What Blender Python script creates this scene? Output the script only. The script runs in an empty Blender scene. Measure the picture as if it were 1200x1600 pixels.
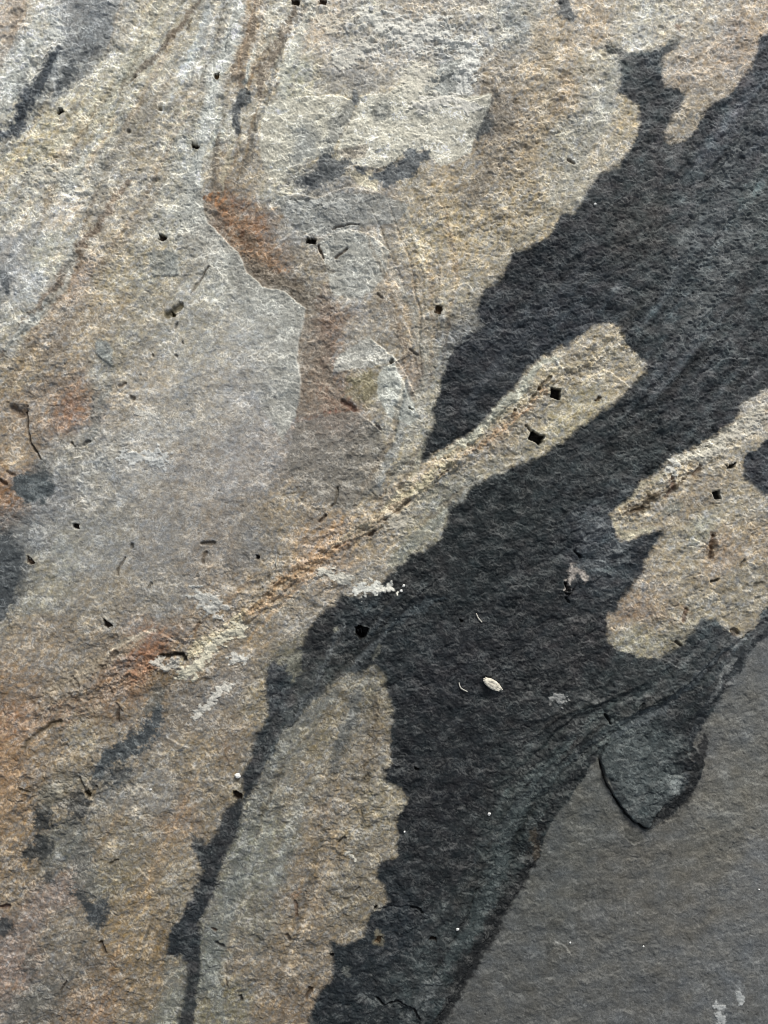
import bpy, bmesh, math, random
import numpy as np

# ------------------------------------------------------------------ camera, sky, sun, exposure
S = 0.0003                      # metres per photo pixel: the view is 0.36 m x 0.48 m of stone
STEP = 1.25                     # grid pitch of the stone face, in the same units
sc = bpy.context.scene
C = sc.collection
cam_d = bpy.data.cameras.new('camera')
cam = bpy.data.objects.new('camera', cam_d)
C.objects.link(cam)
CAM_H = 0.46
cam.location = (0, 0, CAM_H)
cam_d.sensor_fit = 'VERTICAL'
cam_d.sensor_height = 36.0
cam_d.lens = 36.0 * CAM_H / (1600 * S)
cam_d.clip_start = 0.01
cam_d.clip_end = 50
sc.camera = cam

SUN_EL, SUN_AZ = 35.0, 70.0     # azimuth measured from +x towards +y (top of the picture)
w = bpy.data.worlds.new('World')
sc.world = w
w.use_nodes = True
nt = w.node_tree
bg = nt.nodes['Background']
sky = nt.nodes.new('ShaderNodeTexSky')
sky.sky_type = 'NISHITA'
sky.sun_disc = False
sky.sun_elevation = math.radians(SUN_EL)
sky.sun_rotation = math.radians(90 - SUN_AZ)
sky.air_density = 1.0
sky.dust_density = 3.0
hs = nt.nodes.new('ShaderNodeHueSaturation')      # thin high cloud: the sky is paler than clear blue
hs.inputs['Saturation'].default_value = 0.4
nt.links.new(sky.outputs[0], hs.inputs['Color'])
nt.links.new(hs.outputs[0], bg.inputs[0])
bg.inputs[1].default_value = 0.115
sd = bpy.data.lights.new('sun', 'SUN')
sd.energy = 2.5
sd.angle = math.radians(14)
sd.color = (1.0, 0.975, 0.94)
sun = bpy.data.objects.new('sun', sd)
C.objects.link(sun)
az, el = math.radians(SUN_AZ), math.radians(SUN_EL)
dvec = (math.cos(el) * math.cos(az), math.cos(el) * math.sin(az), math.sin(el))
import mathutils
sun.rotation_euler = mathutils.Vector(dvec).to_track_quat('Z', 'Y').to_euler()
sun.location = (0.5, 0.9, 1.0)
sc.view_settings.view_transform = 'Standard'
sc.view_settings.look = 'None'
sc.view_settings.exposure = 0.0
sc.view_settings.gamma = 1.0
sc.view_settings.use_curve_mapping = False
sc.cycles.filter_width = 0.9
GAIN = np.array([1.12, 1.10, 1.15])   # light arriving per unit albedo, used to turn seen tones into pigment

# ------------------------------------------------------------------ noise
def _hash(ix, iy, seed):
    h = (ix.astype(np.uint32) * np.uint32(374761393)) ^ (iy.astype(np.uint32) * np.uint32(668265263)) ^ np.uint32((seed * 2246822519) & 0xffffffff)
    h = (h ^ (h >> np.uint32(13))) * np.uint32(1274126177)
    h = (h ^ (h >> np.uint32(15))) * np.uint32(2246822519)
    return h ^ (h >> np.uint32(16))

_GA = np.linspace(0, 2 * np.pi, 256, endpoint=False)
_GX, _GY = np.cos(_GA).astype(np.float32), np.sin(_GA).astype(np.float32)

def perlin(x, y, seed):
    x = x.astype(np.float32); y = y.astype(np.float32)
    fx, fy = np.floor(x), np.floor(y)
    ix, iy = fx.astype(np.int32), fy.astype(np.int32)
    dx, dy = x - fx, y - fy
    u = dx * dx * dx * (dx * (dx * 6 - 15) + 10)
    v = dy * dy * dy * (dy * (dy * 6 - 15) + 10)
    def g(ox, oy):
        k = _hash(ix + ox, iy + oy, seed) & np.uint32(255)
        return _GX[k] * (dx - ox) + _GY[k] * (dy - oy)
    a, b = g(0, 0), g(1, 0)
    c, d = g(0, 1), g(1, 1)
    return ((a + u * (b - a)) * (1 - v) + (c + u * (d - c)) * v) * 1.5

def fbm(x, y, seed, n=3, gain=0.5):
    t = 0; a = 1.0; f = 1.0
    for i in range(n):
        t = t + a * perlin(x * f, y * f, seed + i * 17)
        a *= gain; f *= 2.03
    return t

def ss(a, b, x):
    t = np.clip((x - a) / (b - a), 0, 1)
    return t * t * (3 - 2 * t)

CHROMA = 0.72
def lin(c):
    c = np.asarray(c, dtype=np.float64) / 255.0
    y = float(c[0] * 0.3 + c[1] * 0.59 + c[2] * 0.11)
    sat = float(c.max() - c.min())
    k = (0.70 if c[2] < c[0] else 0.5) if y > 0.33 else 0.8
    if sat > 0.22: k = 0.66
    c = y + (c - y) * k
    return np.where(c <= 0.04045, c / 12.92, ((c + 0.055) / 1.055) ** 2.4)

# ------------------------------------------------------------------ grid
def axis(lo, hi, core_lo, core_hi):
    a = list(np.arange(core_lo, core_hi + 0.01, STEP))
    s, v = STEP, a[-1]
    while v < hi:
        s = min(s * 1.12, 4.5 if v < core_hi + 330 else 40); v += s; a.append(v)
    s, v = STEP, a[0]
    left = []
    while v > lo:
        s = min(s * 1.12, 4.5 if v > core_lo - 330 else 40); v -= s; left.append(v)
    return np.array(left[::-1] + a, dtype=np.float32)

AX = axis(-3200, 4400, -25, 1225)
AY = axis(-3200, 4800, -25, 1625)
X, Y = np.meshgrid(AX, AY)
NY, NX = X.shape

# the stone carries on beyond the frame: its features continue there folded back on themselves
def fold(v, lo, hi):
    t = (v - lo) % (2 * (hi - lo))
    return lo + np.where(t > (hi - lo), 2 * (hi - lo) - t, t)
QX, QY = fold(X, -12.0, 1212.0), fold(Y, -12.0, 1612.0)

# ragged, grain-following wander of every boundary
CA, SA = math.cos(math.radians(-52)), math.sin(math.radians(-52))
G1 = X * CA + Y * SA          # along the main grain (up to the right)
G2 = -X * SA + Y * CA         # across it
WX = 7 * fbm(X / 46, Y / 46, 1, 2) + 3.2 * fbm(X / 9, Y / 9, 5, 2)
WY = 7 * fbm(X / 46, Y / 46, 11, 2) + 3.2 * fbm(X / 9, Y / 9, 15, 2)
PX, PY = QX + WX, QY + WY
# little wander, for crisp fractures
FX = QX + 1.8 * fbm(X / 14, Y / 14, 21, 3)
FY = QY + 1.8 * fbm(X / 14, Y / 14, 31, 3)

def window(x0, y0, x1, y1, m):
    # only the framed part and its near surroundings are addressed this way
    i0, i1 = np.searchsorted(AX, x0 - m), np.searchsorted(AX, x1 + m)
    j0, j1 = np.searchsorted(AY, y0 - m), np.searchsorted(AY, y1 + m)
    if x0 < 15: i0 = 0
    if y0 < 15: j0 = 0
    if x1 > 1185: i1 = NX
    if y1 > 1585: j1 = NY
    return slice(j0, j1), slice(i0, i1)

def seg_dist(px, py, pts, closed=False):
    """distance, signed side (+ = right of the travel direction as seen in the picture), position 0..1"""
    best = np.full(px.shape, 1e9, np.float32); side = np.zeros(px.shape, np.float32); tt = np.zeros(px.shape, np.float32)
    n = len(pts); segs = [(pts[i], pts[(i + 1) % n]) for i in range(n if closed else n - 1)]
    L = [math.hypot(b[0] - a[0], b[1] - a[1]) for a, b in segs]; tot = sum(L); acc = 0
    for (a, b), l in zip(segs, L):
        ex, ey = b[0] - a[0], b[1] - a[1]
        wx, wy = px - a[0], py - a[1]
        t = np.clip((wx * ex + wy * ey) / (l * l + 1e-9), 0, 1)
        d = np.hypot(wx - t * ex, wy - t * ey)
        m = d < best
        best = np.where(m, d, best)
        side = np.where(m, np.sign(ex * wy - ey * wx), side)
        tt = np.where(m, (acc + t * l) / tot, tt)
        acc += l
    return best, side, tt

def inside(px, py, pts):
    r = np.zeros(px.shape, bool); n = len(pts)
    for i in range(n):
        (x0, y0), (x1, y1) = pts[i], pts[(i + 1) % n]
        if y0 == y1: continue
        c = (y0 > py) != (y1 > py)
        r ^= c & (px < (x1 - x0) * (py - y0) / (y1 - y0) + x0)
    return r

# signed distance of big polygons on a 3-unit lattice, sampled at the wandering coordinates
LX = np.arange(-60, 1261, 3.0, dtype=np.float32); LY = np.arange(-60, 1661, 3.0, dtype=np.float32)
LXX, LYY = np.meshgrid(LX, LY)
def bil(F, px, py, step=3.0):
    fx = np.clip((px + 60) / step, 0, F.shape[1] - 1.001); fy = np.clip((py + 60) / step, 0, F.shape[0] - 1.001)
    ix, iy = fx.astype(np.int32), fy.astype(np.int32)
    u, v = fx - ix, fy - iy
    if F.ndim == 3: u, v = u[..., None], v[..., None]
    return (F[iy, ix] * (1 - u) + F[iy, ix + 1] * u) * (1 - v) + (F[iy + 1, ix] * (1 - u) + F[iy + 1, ix + 1] * u) * v
def sdf(pts):
    d, _, _ = seg_dist(LXX, LYY, pts, True)
    return np.where(inside(LXX, LYY, pts), -d, d).astype(np.float32)

# ------------------------------------------------------------------ the mineral layers
DARK = [(1260,20),(1200,50),(1185,65),(1170,110),(1150,135),(1135,150),(1110,165),(1095,190),(1080,215),(1065,220),(1050,225),
 (1040,208),(1046,185),(1065,172),(1070,152),(1050,140),(1035,125),(1030,105),(1036,85),(1050,75),(1062,64),(1056,50),(1046,56),
 (1030,72),(1000,83),(983,83),(962,70),(950,60),(945,80),(968,84),(970,110),(967,127),(963,147),(977,157),(992,163),(995,187),
 (993,213),(980,230),(967,250),(953,267),(933,283),(917,293),(910,313),(897,333),(873,337),(867,357),(850,377),(827,387),(800,390),
 (793,415),(777,437),(760,450),(752,483),(750,505),(733,527),(703,557),(687,600),(680,633),(670,677),(663,700),(660,727),
 (677,713),(710,693),(733,677),(760,653),(783,630),(800,607),(820,583),(850,562),(867,550),(890,533),(910,523),(933,507),(957,503),
 (970,517),(980,533),(997,550),(1005,567),(1003,590),(990,607),(960,627),(933,647),(910,667),(883,687),(850,703),(833,717),(800,730),
 (780,737),(750,753),(727,780),(700,797),(697,810),(693,837),(667,863),(640,867),(620,887),(600,908),(587,925),(560,932),(533,930),
 (517,943),(497,963),(480,987),(467,1010),(444,1036),(433,1028),(420,1033),(413,1060),(417,1100),(413,1133),(400,1153),(388,1190),
 (376,1218),(380,1236),(366,1258),(348,1270),(344,1300),(320,1320),(293,1321),(302,1340),(320,1357),(312,1382),(303,1400),(287,1433),(265,1450),(260,1490),
 (276,1496),(284,1490),(290,1533),(283,1577),(277,1660),(303,1660),(307,1553),(313,1500),(314,1453),(320,1417),(343,1370),(353,1335),
 (373,1310),(379,1268),(398,1232),(412,1205),(432,1160),(462,1125),(500,1085),(545,1052),(570,1048),(587,1043),(603,1057),(608,1093),(613,1127),(613,1160),(607,1190),
 (597,1203),(600,1223),(620,1232),(633,1240),(633,1257),(623,1273),(620,1313),(617,1340),(595,1350),(594,1370),(598,1387),(602,1410),(587,1423),
 (570,1447),(558,1467),(540,1478),(528,1470),(515,1465),(521,1500),(517,1527),(500,1547),(490,1570),(480,1600),(460,1660),(660,1660),
 (680,1602),(690,1590),(707,1567),(723,1537),(733,1513),(750,1490),(770,1463),(783,1430),(800,1408),(807,1390),(823,1370),(847,1333),(852,1308),
 (862,1282),(890,1250),(910,1218),(930,1196),(943,1200),(950,1230),(963,1253),(987,1283),(1013,1296),(1030,1287),(1053,1273),(1073,1247),(1093,1222),
 (1100,1195),(1092,1180),(1078,1178),(1076,1160),(1092,1137),(1120,1100),(1150,1053),(1177,1013),(1200,977),(1260,890)]
RIGHT = [(1260,560),(1197,610),(1160,633),(1153,653),(1127,677),(1093,697),(1060,713),(1033,733),(1013,747),(997,767),(973,788),(954,804),(952,823),
 (967,838),(990,841),(1013,834),(1035,828),(1030,843),(1013,870),(1000,890),(987,913),(970,937),(957,960),(952,980),(953,1000),(967,1017),
 (993,1023),(1027,1032),(1047,1017),(1067,1000),(1080,980),(1093,967),(1120,970),(1137,983),(1150,993),(1170,980),(1187,960),(1200,943),(1260,880),
 (1260,790),(1200,777),(1183,763),(1170,750),(1163,730),(1167,710),(1200,687),(1260,660)]
GREY = [(1260,890),(1200,977),(1177,1013),(1150,1053),(1120,1100),(1092,1137),(1080,1160),(1100,1190),(1100,1200),(1093,1222),(1073,1247),(1053,1273),
 (1030,1287),(1013,1300),(987,1283),(963,1253),(943,1205),(935,1180),(910,1218),(890,1250),(862,1282),(852,1308),(847,1333),(823,1370),(807,1390),(800,1408),
 (783,1430),(770,1463),(750,1490),(733,1513),(723,1537),(707,1567),(690,1590),(660,1660),(1260,1660)]
dD, dR, dG = bil(sdf(DARK), PX, PY), bil(sdf(RIGHT), PX, PY), bil(sdf(GREY), PX, PY)
dD = np.minimum(dD, dG - 16)      # the dark layer runs on under the grey one
soft = 4.5 + 2.5 * perlin(X / 60, Y / 60, 77)
mD = ss(soft, -soft, dD) * (1 - ss(soft, -soft, dR))
mD = mD * (1 - 0.55 * np.exp(-((QX - 1056) ** 2 + (QY - 54) ** 2) / 260) - 0.4 * np.exp(-((QX - 950) ** 2 + (QY - 62) ** 2) / 200))
mR = ss(soft, -soft, dR)
dG2 = bil(sdf(GREY), FX + 0.35 * WX, FY + 0.35 * WY)
sg = 1.6 + 5.0 * ss(1180, 1060, Y)
mG = ss(sg, -sg, dG2)

# tones seen across the pale, the dark and the grey layer (x, y, r, g, b)
PALE = """20,30,185,170,155 60,30,188,188,180 110,20,165,167,168 150,50,140,145,148 230,40,185,178,160 300,40,165,160,145 350,30,188,188,180
390,30,170,155,135 430,30,185,182,170 500,40,188,176,160 570,40,175,172,162 650,30,170,160,145 720,30,165,160,150 800,40,160,162,158 870,60,178,160,132
930,40,175,160,140 1000,20,175,172,160 1000,60,190,186,174 1100,30,178,170,156 1150,60,170,150,130 1190,20,170,155,135 1080,110,168,150,128
20,110,175,178,174 50,60,190,192,186 200,110,182,180,166 150,170,182,176,156 60,230,182,173,146 230,200,160,154,140 290,150,168,162,148 330,100,176,178,172
330,210,180,182,174 390,100,165,150,130 420,120,172,160,140 450,130,168,170,158 470,190,186,178,154 560,100,165,160,152 540,190,178,168,142 620,190,192,184,162
700,110,152,154,152 700,180,192,182,168 640,60,195,190,182 730,90,198,196,190 780,120,155,145,130 780,180,132,118,100 830,130,175,156,126 880,150,172,150,118
930,110,170,166,152 940,170,165,166,160 970,190,172,160,136 820,230,165,144,112 880,220,160,156,142 940,240,166,158,142 1070,190,152,142,126 1050,200,155,146,132
30,320,175,173,162 110,280,186,183,170 100,330,192,184,172 150,350,168,160,144 220,300,166,160,147 280,270,172,171,160 290,330,174,175,166 360,270,160,144,118
380,250,165,150,125 345,330,140,88,52 385,370,150,102,64 400,410,132,98,68 430,300,172,170,158 480,330,150,149,144 530,340,146,143,139 600,330,150,142,132
560,390,160,159,152 650,310,160,150,130 680,300,174,156,124 700,350,178,158,118 670,380,176,160,124 740,300,145,130,106 760,370,170,157,132 820,300,165,152,128
850,340,160,148,124 900,290,166,161,146 800,370,156,146,125 20,400,150,153,155 80,400,170,171,160 50,440,166,169,167 120,440,163,142,122 180,430,165,156,135
250,420,160,154,137 350,440,173,173,164 400,500,169,169,164 300,520,165,162,152 500,420,150,141,126 560,430,159,158,153 620,440,155,145,130 690,430,174,155,122
720,460,167,160,142 640,500,150,140,124 735,490,118,117,112 705,530,102,104,104 690,560,118,120,116 30,500,162,160,150 80,520,150,134,113 150,500,160,147,126 40,580,150,137,116
110,640,155,115,85 60,620,150,130,108 180,560,150,146,134 220,600,163,155,142 300,640,159,155,147 400,620,161,159,156 430,560,163,161,157 510,520,140,112,90
500,600,138,108,86 530,640,145,108,86 560,550,155,150,141 610,600,156,157,149 570,600,150,137,108 640,580,148,132,116 665,560,150,146,134 660,640,160,156,142
10,700,166,144,112 30,660,150,128,102 10,770,150,106,68 100,720,150,148,141 80,760,138,141,143 150,740,160,159,154 220,710,166,163,157 300,740,151,146,140
390,700,151,147,144 500,720,138,129,119 530,760,134,124,110 600,700,150,146,134 640,700,158,151,132 580,760,160,148,122 600,790,165,145,114 700,720,176,156,124
760,690,166,150,124 830,620,160,148,122 900,560,166,152,124 960,560,169,156,128 900,650,158,149,122 760,730,145,141,126 690,780,132,133,124 650,840,150,146,130
60,830,140,143,143 100,880,150,151,145 60,920,150,146,132 150,860,150,149,144 250,860,149,145,139 330,860,145,137,128 400,850,128,126,123 440,820,150,138,119
250,930,146,141,132 150,940,150,142,128 350,940,160,141,116 440,900,166,149,122 500,860,182,144,102 540,880,165,140,113 590,840,166,148,119 560,900,148,141,128
470,960,150,142,129 400,960,166,145,113 60,1000,150,137,120 130,1020,140,129,114 30,1080,145,119,90 10,1130,162,112,74 90,1090,140,124,103 200,1060,146,113,82
230,1030,162,103,66 250,1060,140,115,80 300,1030,150,135,115 300,1100,130,122,112 350,1080,135,128,120 360,1150,140,122,98 400,1100,150,135,104 320,1180,150,137,116
180,1130,140,127,108 120,1150,150,138,117 60,1180,155,129,96 10,1200,160,118,76 20,1250,150,119,82 90,1230,145,130,104 30,1320,160,129,88 180,1240,130,125,115
240,1260,141,136,127 280,1280,150,121,88 330,1250,140,125,100 200,1310,135,125,107 260,1340,150,130,99 20,1380,145,124,96 90,1400,150,127,111 80,1330,118,117,108
180,1370,134,125,104 230,1400,152,125,85 270,1380,150,138,114 30,1450,140,119,104 100,1460,130,121,107 200,1440,156,130,88 20,1520,150,124,107 100,1510,124,117,107
60,1560,114,109,101 170,1530,140,117,88 230,1500,152,125,83 150,1580,150,117,83 230,1560,145,125,94 250,1590,118,119,108 330,1500,113,117,109 360,1420,124,122,111
380,1380,114,118,111 400,1300,124,125,113 420,1260,128,124,110 470,1220,140,128,105 450,1170,124,122,110 500,1150,127,119,100 560,1120,130,120,98 580,1180,137,125,103
520,1260,145,130,107 580,1270,145,135,114 600,1240,145,138,120 560,1350,140,128,105 500,1330,145,125,95 470,1400,140,122,98 450,1450,146,125,94 420,1350,128,129,119
400,1450,124,122,111 370,1500,134,119,98 420,1530,140,122,97 350,1570,125,120,100 480,1500,138,122,99 460,1570,140,118,90 560,1400,126,117,100 585,1080,118,113,98
1180,640,166,159,146 1120,700,166,155,134 1060,740,166,155,134 1100,760,155,138,112 1000,800,178,162,130 1040,780,160,145,120 1150,800,160,150,130
1100,830,150,149,134 1060,880,160,150,130 1120,860,166,140,111 1180,840,166,145,114 1030,930,160,142,117 1000,960,166,138,108 1000,1000,156,152,132
1100,930,160,151,133 1160,920,150,142,125 1060,990,144,138,119 1190,790,150,143,129 460,1040,104,103,90"""
DARKC = """950,66,94,97,94 1054,56,104,104,102 1030,100,68,74,80 1000,150,68,72,76 1020,220,70,73,76 1100,300,75,80,84 1170,200,80,84,92 1190,330,76,85,86 1140,370,84,91,97 1000,350,61,63,64
900,430,60,65,71 820,450,50,55,61 760,520,56,61,69 720,620,50,54,60 690,680,48,53,58 870,500,58,65,74 1050,450,59,65,69 1150,480,64,69,73 1050,620,57,61,66 1000,700,55,61,64
900,760,53,59,63 800,800,46,53,56 750,900,41,48,52 650,900,46,50,53 560,970,50,57,62 620,1000,45,52,57 500,1000,52,54,57 520,1050,72,76,76 480,1080,78,81,81
440,1160,70,75,78 430,1080,70,76,82 400,1200,58,62,66 340,1330,58,61,65 300,1450,54,60,66 295,1550,66,70,72 700,1050,45,48,54 800,1000,43,47,52 900,1000,51,53,57
850,1100,49,53,56 700,1150,39,44,49 700,1250,41,44,49 700,1350,43,47,51 620,1450,43,50,57 700,1480,56,63,66 760,1400,55,61,62 650,1540,56,64,67 560,1540,44,51,57
600,1570,48,54,58 800,1300,54,61,62 850,1220,60,68,69 900,1180,54,59,62 950,1130,60,68,70 1000,1070,51,57,60 1080,1060,58,64,67 1120,1020,62,68,73 1150,1030,80,84,88
1090,1100,58,63,67 1020,1200,68,77,80 1050,1240,76,86,90 1000,1240,67,74,77 1080,1190,43,47,51 1040,1270,46,50,52 930,850,66,73,81 960,870,72,78,84 1000,860,47,54,62
1190,720,60,64,71 850,900,46,51,55 1200,560,62,66,70 1200,100,78,82,90 1130,240,72,77,84"""
GREYC = """1150,1100,101,101,99 1180,1020,92,95,98 1150,1250,103,101,95 1000,1350,92,90,86 900,1280,86,87,84 850,1400,85,86,84 800,1500,85,86,85 950,1500,88,88,87
1100,1400,95,93,90 1150,1500,94,96,98 1000,1580,86,87,88 780,1580,84,84,83 1190,1350,104,104,104 1050,1200,100,98,95 1120,1330,100,97,90 1200,1600,92,94,96"""
def tone_field(txt, sig):
    P = np.array([[float(v) for v in t.split(',')] for t in txt.split()])
    lx = np.arange(-60, 1272, 12.0); ly = np.arange(-60, 1672, 12.0)
    gx, gy = np.meshgrid(lx, ly)
    num = np.zeros(gx.shape + (3,)); den = np.zeros(gx.shape)
    for x, y, r, g, b in P:
        dx, dy = gx - x, gy - y
        al = dx * CA + dy * SA; ac = -dx * SA + dy * CA
        d2 = (al / 1.25) ** 2 + (ac / 0.85) ** 2
        wgt = 1.0 / (d2 + sig * sig) ** 2.2
        t = lin((r, g, b)); y_ = t.mean()
        if t[0] > 1.5 * t[2]: t = y_ + (t - y_) * 0.72       # the strong rust sits in the flecks, not in the ground tone
        num += wgt[..., None] * t; den += wgt
    return (num / den[..., None]).astype(np.float32)
# colour wanders more than outlines do, drawn out along the grain
CX = QX + 6 * fbm(X / 9, Y / 8, 45, 3) + 14 * fbm(X / 60, Y / 60, 41, 2) + 9 * perlin(G1 / 40, G2 / 10, 43) * CA
CY = QY + 6 * fbm(X / 9, Y / 8, 55, 3) + 14 * fbm(X / 60, Y / 60, 51, 2) + 9 * perlin(G1 / 40, G2 / 10, 43) * SA
col = bil(tone_field(PALE, 16), CX, CY, 12.0)
cD = bil(tone_field(DARKC, 22), CX, CY, 12.0)
cG = bil(tone_field(GREYC, 40), CX, CY, 12.0)

# pale-layer mottling
def mul(c, f): return c * f[..., None]
streak = fbm(G1 / 120, G2 / 9, 61, 3)
blot = fbm(X / 24, Y / 24, 64, 3)
blot2 = fbm(X / 9, Y / 7, 67, 3)
col = mul(col, np.exp((0.10 + 0.12 * ss(620, 300, X + 0.3 * Y)) * streak + 0.05 * blot + 0.15 * blot2))
warm = fbm(X / 34, Y / 30, 71, 3)
warmf = fbm(X / 7, Y / 6, 171, 2)
fleck = fbm(G1 / 14, G2 / 6, 173, 3, 0.7)
ym = (col @ np.array([0.3, 0.59, 0.11], dtype=np.float32))[..., None]
col = ym + (col - ym) * np.clip(0.95 + 0.6 * fleck + 0.35 * warmf, 0.15, 2.0)[..., None]
up = 1.0 + 0.20 * ss(1150, 450, QY)
col = col * up[..., None] * np.array([1.02, 0.99, 0.972], dtype=np.float32)
ww = 0.05 * warm + 0.045 * warmf
col = col * np.stack([1 + ww, 1 + 0.15 * ww, 1 - 1.15 * ww], -1)
streakD = fbm(G1 / 150, G2 / 14, 81, 3)
cD = mul(cD, (0.78 + 0.30 * ss(820, 1150, QX - 0.4 * (QY - 400)) ) * np.exp(0.10 * streakD + 0.34 * streakD * ss(620, 1000, X) + 0.22 * fbm(X / 22, Y / 22, 84, 3) + 0.20 * blot2))
ww = 0.10 * fbm(X / 26, Y / 20, 87, 3)
cD = cD * np.stack([1 + ww, 1 - 0.2 * ww, 1 - 0.3 * ww], -1)
cG = mul(cG, 1.21 * np.exp(0.10 * fbm(X / 40, Y / 40, 91, 3) + 0.14 * blot2))
cG = cG * np.stack([1 + 0.04 * warm, 1 + 0 * warm, 1 - 0.06 * warm], -1)
del streak, streakD, CX, CY

def mix(c, m, rgb):
    t = lin(rgb).astype(np.float32) if len(rgb) == 3 and not isinstance(rgb, np.ndarray) else rgb
    return c * (1 - m[..., None]) + t * m[..., None]

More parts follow.
